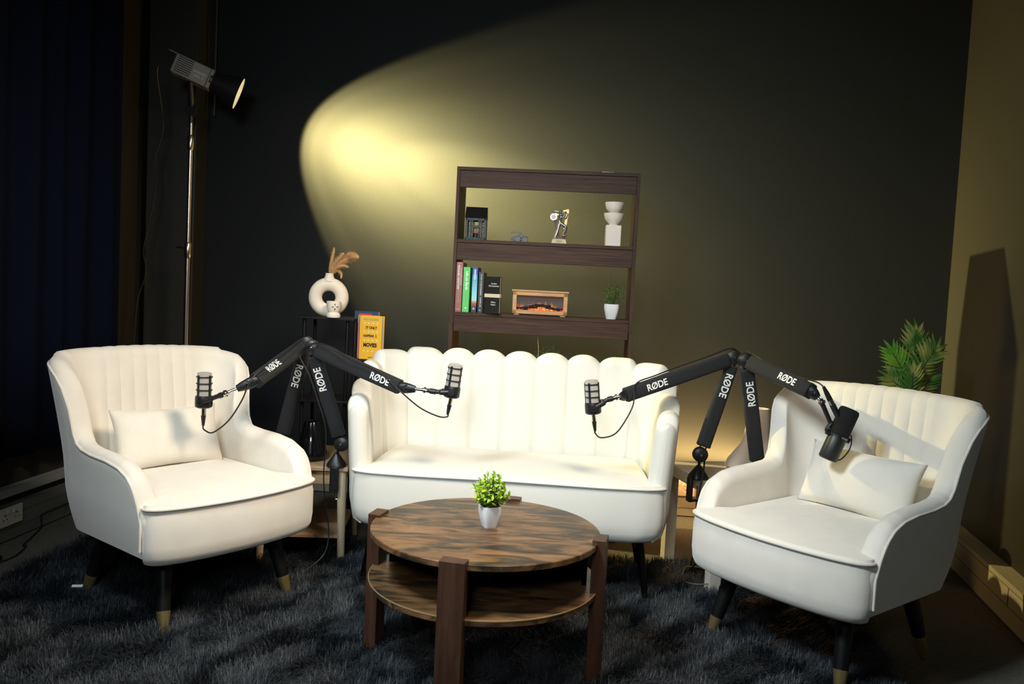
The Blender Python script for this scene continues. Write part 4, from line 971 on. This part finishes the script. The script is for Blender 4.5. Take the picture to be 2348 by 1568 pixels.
# ---------------------------------------------------------------- palm plant
def palm():
    e=empty('palm_plant',(1.78,3.66,0),'artificial green palm fronds behind the right armchair','plant')
    MB().lathe([(.08,0),(.10,.01),(.13,.24),(.135,.26),(.12,.26),(.11,.2)],n=32).build('pot',mat('dark_pot',(.02,.02,.02),.5),e)
    g=leafmat('palm_leaf',(.07,.19,.03),(.42,.42,.10)); g2=leafmat('palm_leaf_light',(.10,.30,.02),(.24,.42,.03)); stem=mat('palm_stem',(.05,.09,.03),.6)
    base=Vector((0,0,.24))
    def frond(fork,tip,nrm,Lf,Wf,n,m,curl=.18,start=.0):
        fork=Vector(fork);tip=Vector(tip); o_=Vector((0,0,0))
        st=MB(); st.tube(bez([base,base.lerp(fork,.5)+Vector((0,.0,.03)),fork],6),.004,6); pa=bez([fork,fork.lerp(tip,.5)+Vector(nrm)*.01,tip],12); st.tube(pa,[.003]*(len(pa)-1)+[.001],6); s=st.build('stem',stem,e)
        mb=MB(); nn=Vector(nrm).normalized()
        for i in range(n):
            t=start+(1-start)*(i+.3)/n; q=pa[min(len(pa)-1,int(t*(len(pa)-1)))]; d=(tip-fork).normalized(); sd=d.cross(nn).normalized()
            l=Lf*(.62+.38*math.sin(PI*(.15+.75*t)))*random.uniform(.92,1.06); a=math.radians(62-30*t)
            for s_ in (-1,1):
                dd=d*math.cos(a)+sd*s_*math.sin(a)+nn*random.uniform(-.12,.12)+Vector((0,0,.1)); leaf(mb,q,dd,nn,l,Wf,bend=curl,fold=.35,n=6)
        leaf(mb,pa[-1],tip-fork,nn,Lf*.7,Wf,fold=.35,n=6); mb.build('frond',m,e)
    F=lambda x,y,z:(x-1.78,y-3.66,z)
    frond(F(1.80,3.64,.90),F(1.815,3.66,1.07),(.1,-1,.1),.105,.019,10,g)
    frond(F(1.795,3.60,.87),F(1.875,3.60,1.00),(.1,-1,.2),.105,.020,10,g)
    frond(F(1.775,3.62,.86),F(1.70,3.62,.98),(-.1,-1,.2),.095,.016,9,g2)
    frond(F(1.76,3.60,.80),F(1.68,3.58,.865),(-.1,-1,.5),.09,.017,9,g)
    frond(F(1.77,3.58,.78),F(1.77,3.56,.90),(0,-1,.3),.09,.017,8,g)
    frond(F(1.82,3.62,.79),F(1.88,3.62,.875),(.1,-1,.3),.085,.016,8,g)
palm()

# ---------------------------------------------------------------- studio lamp on stand
def studio_lamp():
    bx,by=-1.675,4.15; e=empty('studio_lamp',(bx,by,0),'studio lamp with a reflector on a tall chrome stand at the left','lamp')
    steel=mat('warm_steel',(.62,.55,.46),.25,1)
    def tb(z0,z1,r,nm='pole'): return MB().cyl((bx,by,z0),(bx,by,z1),r,None,24).build(nm,steel,e,world=True)
    tb(.15,1.27,.0145); tb(1.31,1.83,.0115); tb(1.83,1.965,.0085)
    for z0,z1,r in ((1.255,1.335,.019),(1.80,1.875,.0165)):
        MB().lathe([(r*.8,z0),(r,z0+.008),(r,z1-.008),(r*.8,z1)],n=24,c=(bx,by,0)).build('collar',steel,e,world=True)
    MB().tube([(bx-.02,by,1.305),(bx-.05,by,1.31),(bx-.058,by,1.305)],[.004,.005,.004],8).build('locking_knob',m_black,e,world=True)
    for a in (.5,2.6,4.7):
        MB().tube([(bx,by,.42),(bx+.30*math.cos(a)*.9,by+.22*math.sin(a),.01)],.009,10).build('leg',steel,e,world=True)
    # bracket, housing, reflector
    MT=frame(LD,(0,0,1)); up=MT@Vector((1,0,0)); sd=MT@Vector((0,1,0))
    h0=LAMP-LD*.325; h1=LAMP-LD*.135
    mb=MB(); mid=(h0+h1)/2
    # housing: x=up, y=side, z=LD
    mb.box(mid,(.098,.088,(h1-h0).length),MT)
    hb=mb.build('housing',mat('lamp_grey',(.22,.22,.19),.5),e,world=True,bevel=.006)
    g=MB()
    s_=-1 if sd.y>0 else 1   # camera-facing side
    for i in range(8): g.box(h0+LD*.052+up*(-.036+.0105*i)+sd*s_*.0445,(.0035,.003,.075),MT)
    g.box(h1-LD*.018+sd*s_*.0445,(.094,.002,.0025),MT)
    for k in range(7):
        for s in (-1,1): g.box(h0+LD*(.055+.018*k)+up*s*.0495+sd*s_*.03,(.002,.01,.011),MT)
    g.build('vent_slots',m_gap,hb,world=True,smooth=False)
    o=text('amaran',.021,mat('faded_print',(.55,.55,.48),.6),hb,(0,0,0),LD,up,'lettering',ext=.0002,bold=.0003); o.data.transform(Matrix.Translation(h0+LD*.128+up*.004+sd*s_*.0447-e.location))
    o=text('200x S',.019,mat('faded_print',(0,0,0)),hb,(0,0,0),LD,up,'lettering',ext=.0002); o.data.transform(Matrix.Translation(h0+LD*.128-up*.017+sd*s_*.0447-e.location))
    MB().box(h0-LD*.01+up*.045,(.006,.08,.06),MT).build('rear_handle',mat('lamp_grey',(0,0,0)),e,world=True,bevel=.002)
    # reflector
    n=48; M=MT; R0_,R1_=.045,.083; L=.135; st=LAMP-LD*L
    MB().lathe([(R0_,0),(R1_,L),(R1_-.002,L),(R0_-.003,.002)],n=n,M=M,c=st,cap=False).build('reflector',m_black,e,world=True)
    MB().lathe([(R0_-.004,.003),(R1_-.0035,L-.001)],n=n,M=M,c=st,cap=False).build('reflector_lining',mat('glowing_hammered_silver',(.8,.78,.72),.35,.8,emit=(1,.78,.42),es=.45,bump=.4,bscale=120),e,world=True)  # emission on the lining stands in for reflected LED light
    MB().lathe([(.030,.004),(.030,.006)],n=32,M=M,c=st).build('light_source',mat('led_disc',(1,1,1),.5,emit=(1,.86,.55),es=18),e,world=True)
    MB().cyl(h1-LD*.01,st+LD*.004,.048,.046,36).build('bayonet_mount',m_black,e,world=True)
    br=MB(); a=Vector((bx,by,1.965)); br.tube([a-Vector((0,0,.03)),a+Vector((0,0,.02))],.012,14); br.box(a+Vector((0,0,.04)),(.05,.03,.06),Matrix.Rotation(.35,3,'Y')); br.tube([a+Vector((0,0,.05)),mid-up*.04],[.016,.014],10); br.build('tilt_bracket',m_black,e,world=True)
    b0=h0-LD*.01-up*.03
    c=MB().tube(bez([b0,b0-LD*.05-up*.03,(bx-.15,by+.02,1.92),(bx-.19,by+.03,1.75),(bx-.185,by+.03,1.60),(bx-.215,by+.03,1.42),(bx-.235,by+.02,1.28),(bx-.22,by+.02,1.17),(bx-.26,by+.02,1.03),(bx-.272,by+.02,.85),(bx-.28,by+.02,.60),(bx-.25,by,.02)],8),.003,8).build('power_cable',mat('lamp_cable',(.02,.02,.018),.35)); tag(c,'thin black power cable hanging from the studio lamp','cable')
studio_lamp()
o=MB().cyl((-1.70,4.52,2.05),(-1.70,4.52,ZC),.006,None,10).build('trim_3',mat('thin_conduit',(.04,.04,.035),.5)); tag(o,kind='structure')

# ---------------------------------------------------------------- odds and ends
def floor_cables():
    P=lambda y,o,z:(*lwp(y,o),z)
    tag(MB().tube(bez([P(3.85,.012,.068),P(3.60,.012,.066),P(3.575,.012,.05),P(3.57,.015,.01),P(3.45,.06,.006),P(3.34,.10,.006),P(3.33,.12,.006),P(3.2,.16,.006),P(3.05,.14,.006)],8),.0028,8).build('cable',m_cable),'thin black cable running along the trunking at the left wall','cable')
    tag(MB().tube(bez([(-2.16,3.12,.008),(-2.08,3.16,.010),(-2.0,3.17,.010),(-1.985,3.12,.010),(-2.04,3.08,.010),(-2.15,3.07,.008)],8),.0065,8).build('cable',m_cable),'thick black cable end coiled on the floor at the left','cable')
floor_cables()
# rod bundle on the trunking right
e=empty('stand_tubes',(1.915,2.62,.1665),'bundle of metal stand tubes lying on the trunking by the right wall','tubes')
d=Vector((.222,1,0)).normalized()
for off,z,r,m in ((-.012,.016,.0135,mat('copper_tube',(.45,.22,.12),.3,.8)),(.018,.022,.0135,mat('grey_tube',(.35,.33,.28),.35,.8))):
    n=Vector((1,-.222,0)); a=n*off+Vector((0,0,z)); MB().cyl(a-d*.3,a+d*.33,r,None,18).build('tube',m,e)
MB().lathe([(.033,-.008),(.036,-.008),(.036,.008),(.033,.008)],n=28,M=frame(d),c=Vector((.003,0,.03))+d*.30,cap=False).build('clip',m_black,e)
# small shiny bits on the rug
o=MB().box((0,0,0),(.036,.010,.004)).build('foil_strip',mat('bright_foil',(.9,.92,1),.3,.2)); o.location=(-1.49,2.80,.052); o.rotation_euler=(math.radians(35),.0,.15); tag(o,'small bright strip lying on the rug by the left armchair','scrap')
o=MB().box((0,0,0),(.024,.010,.003)).build('paper_scrap',mat('tan_scrap',(.7,.4,.22),.6)); o.location=(1.105,3.19,.05); o.rotation_euler=(.4,.3,-.7); tag(o,'small tan scrap on the rug under the right armchair','scrap')
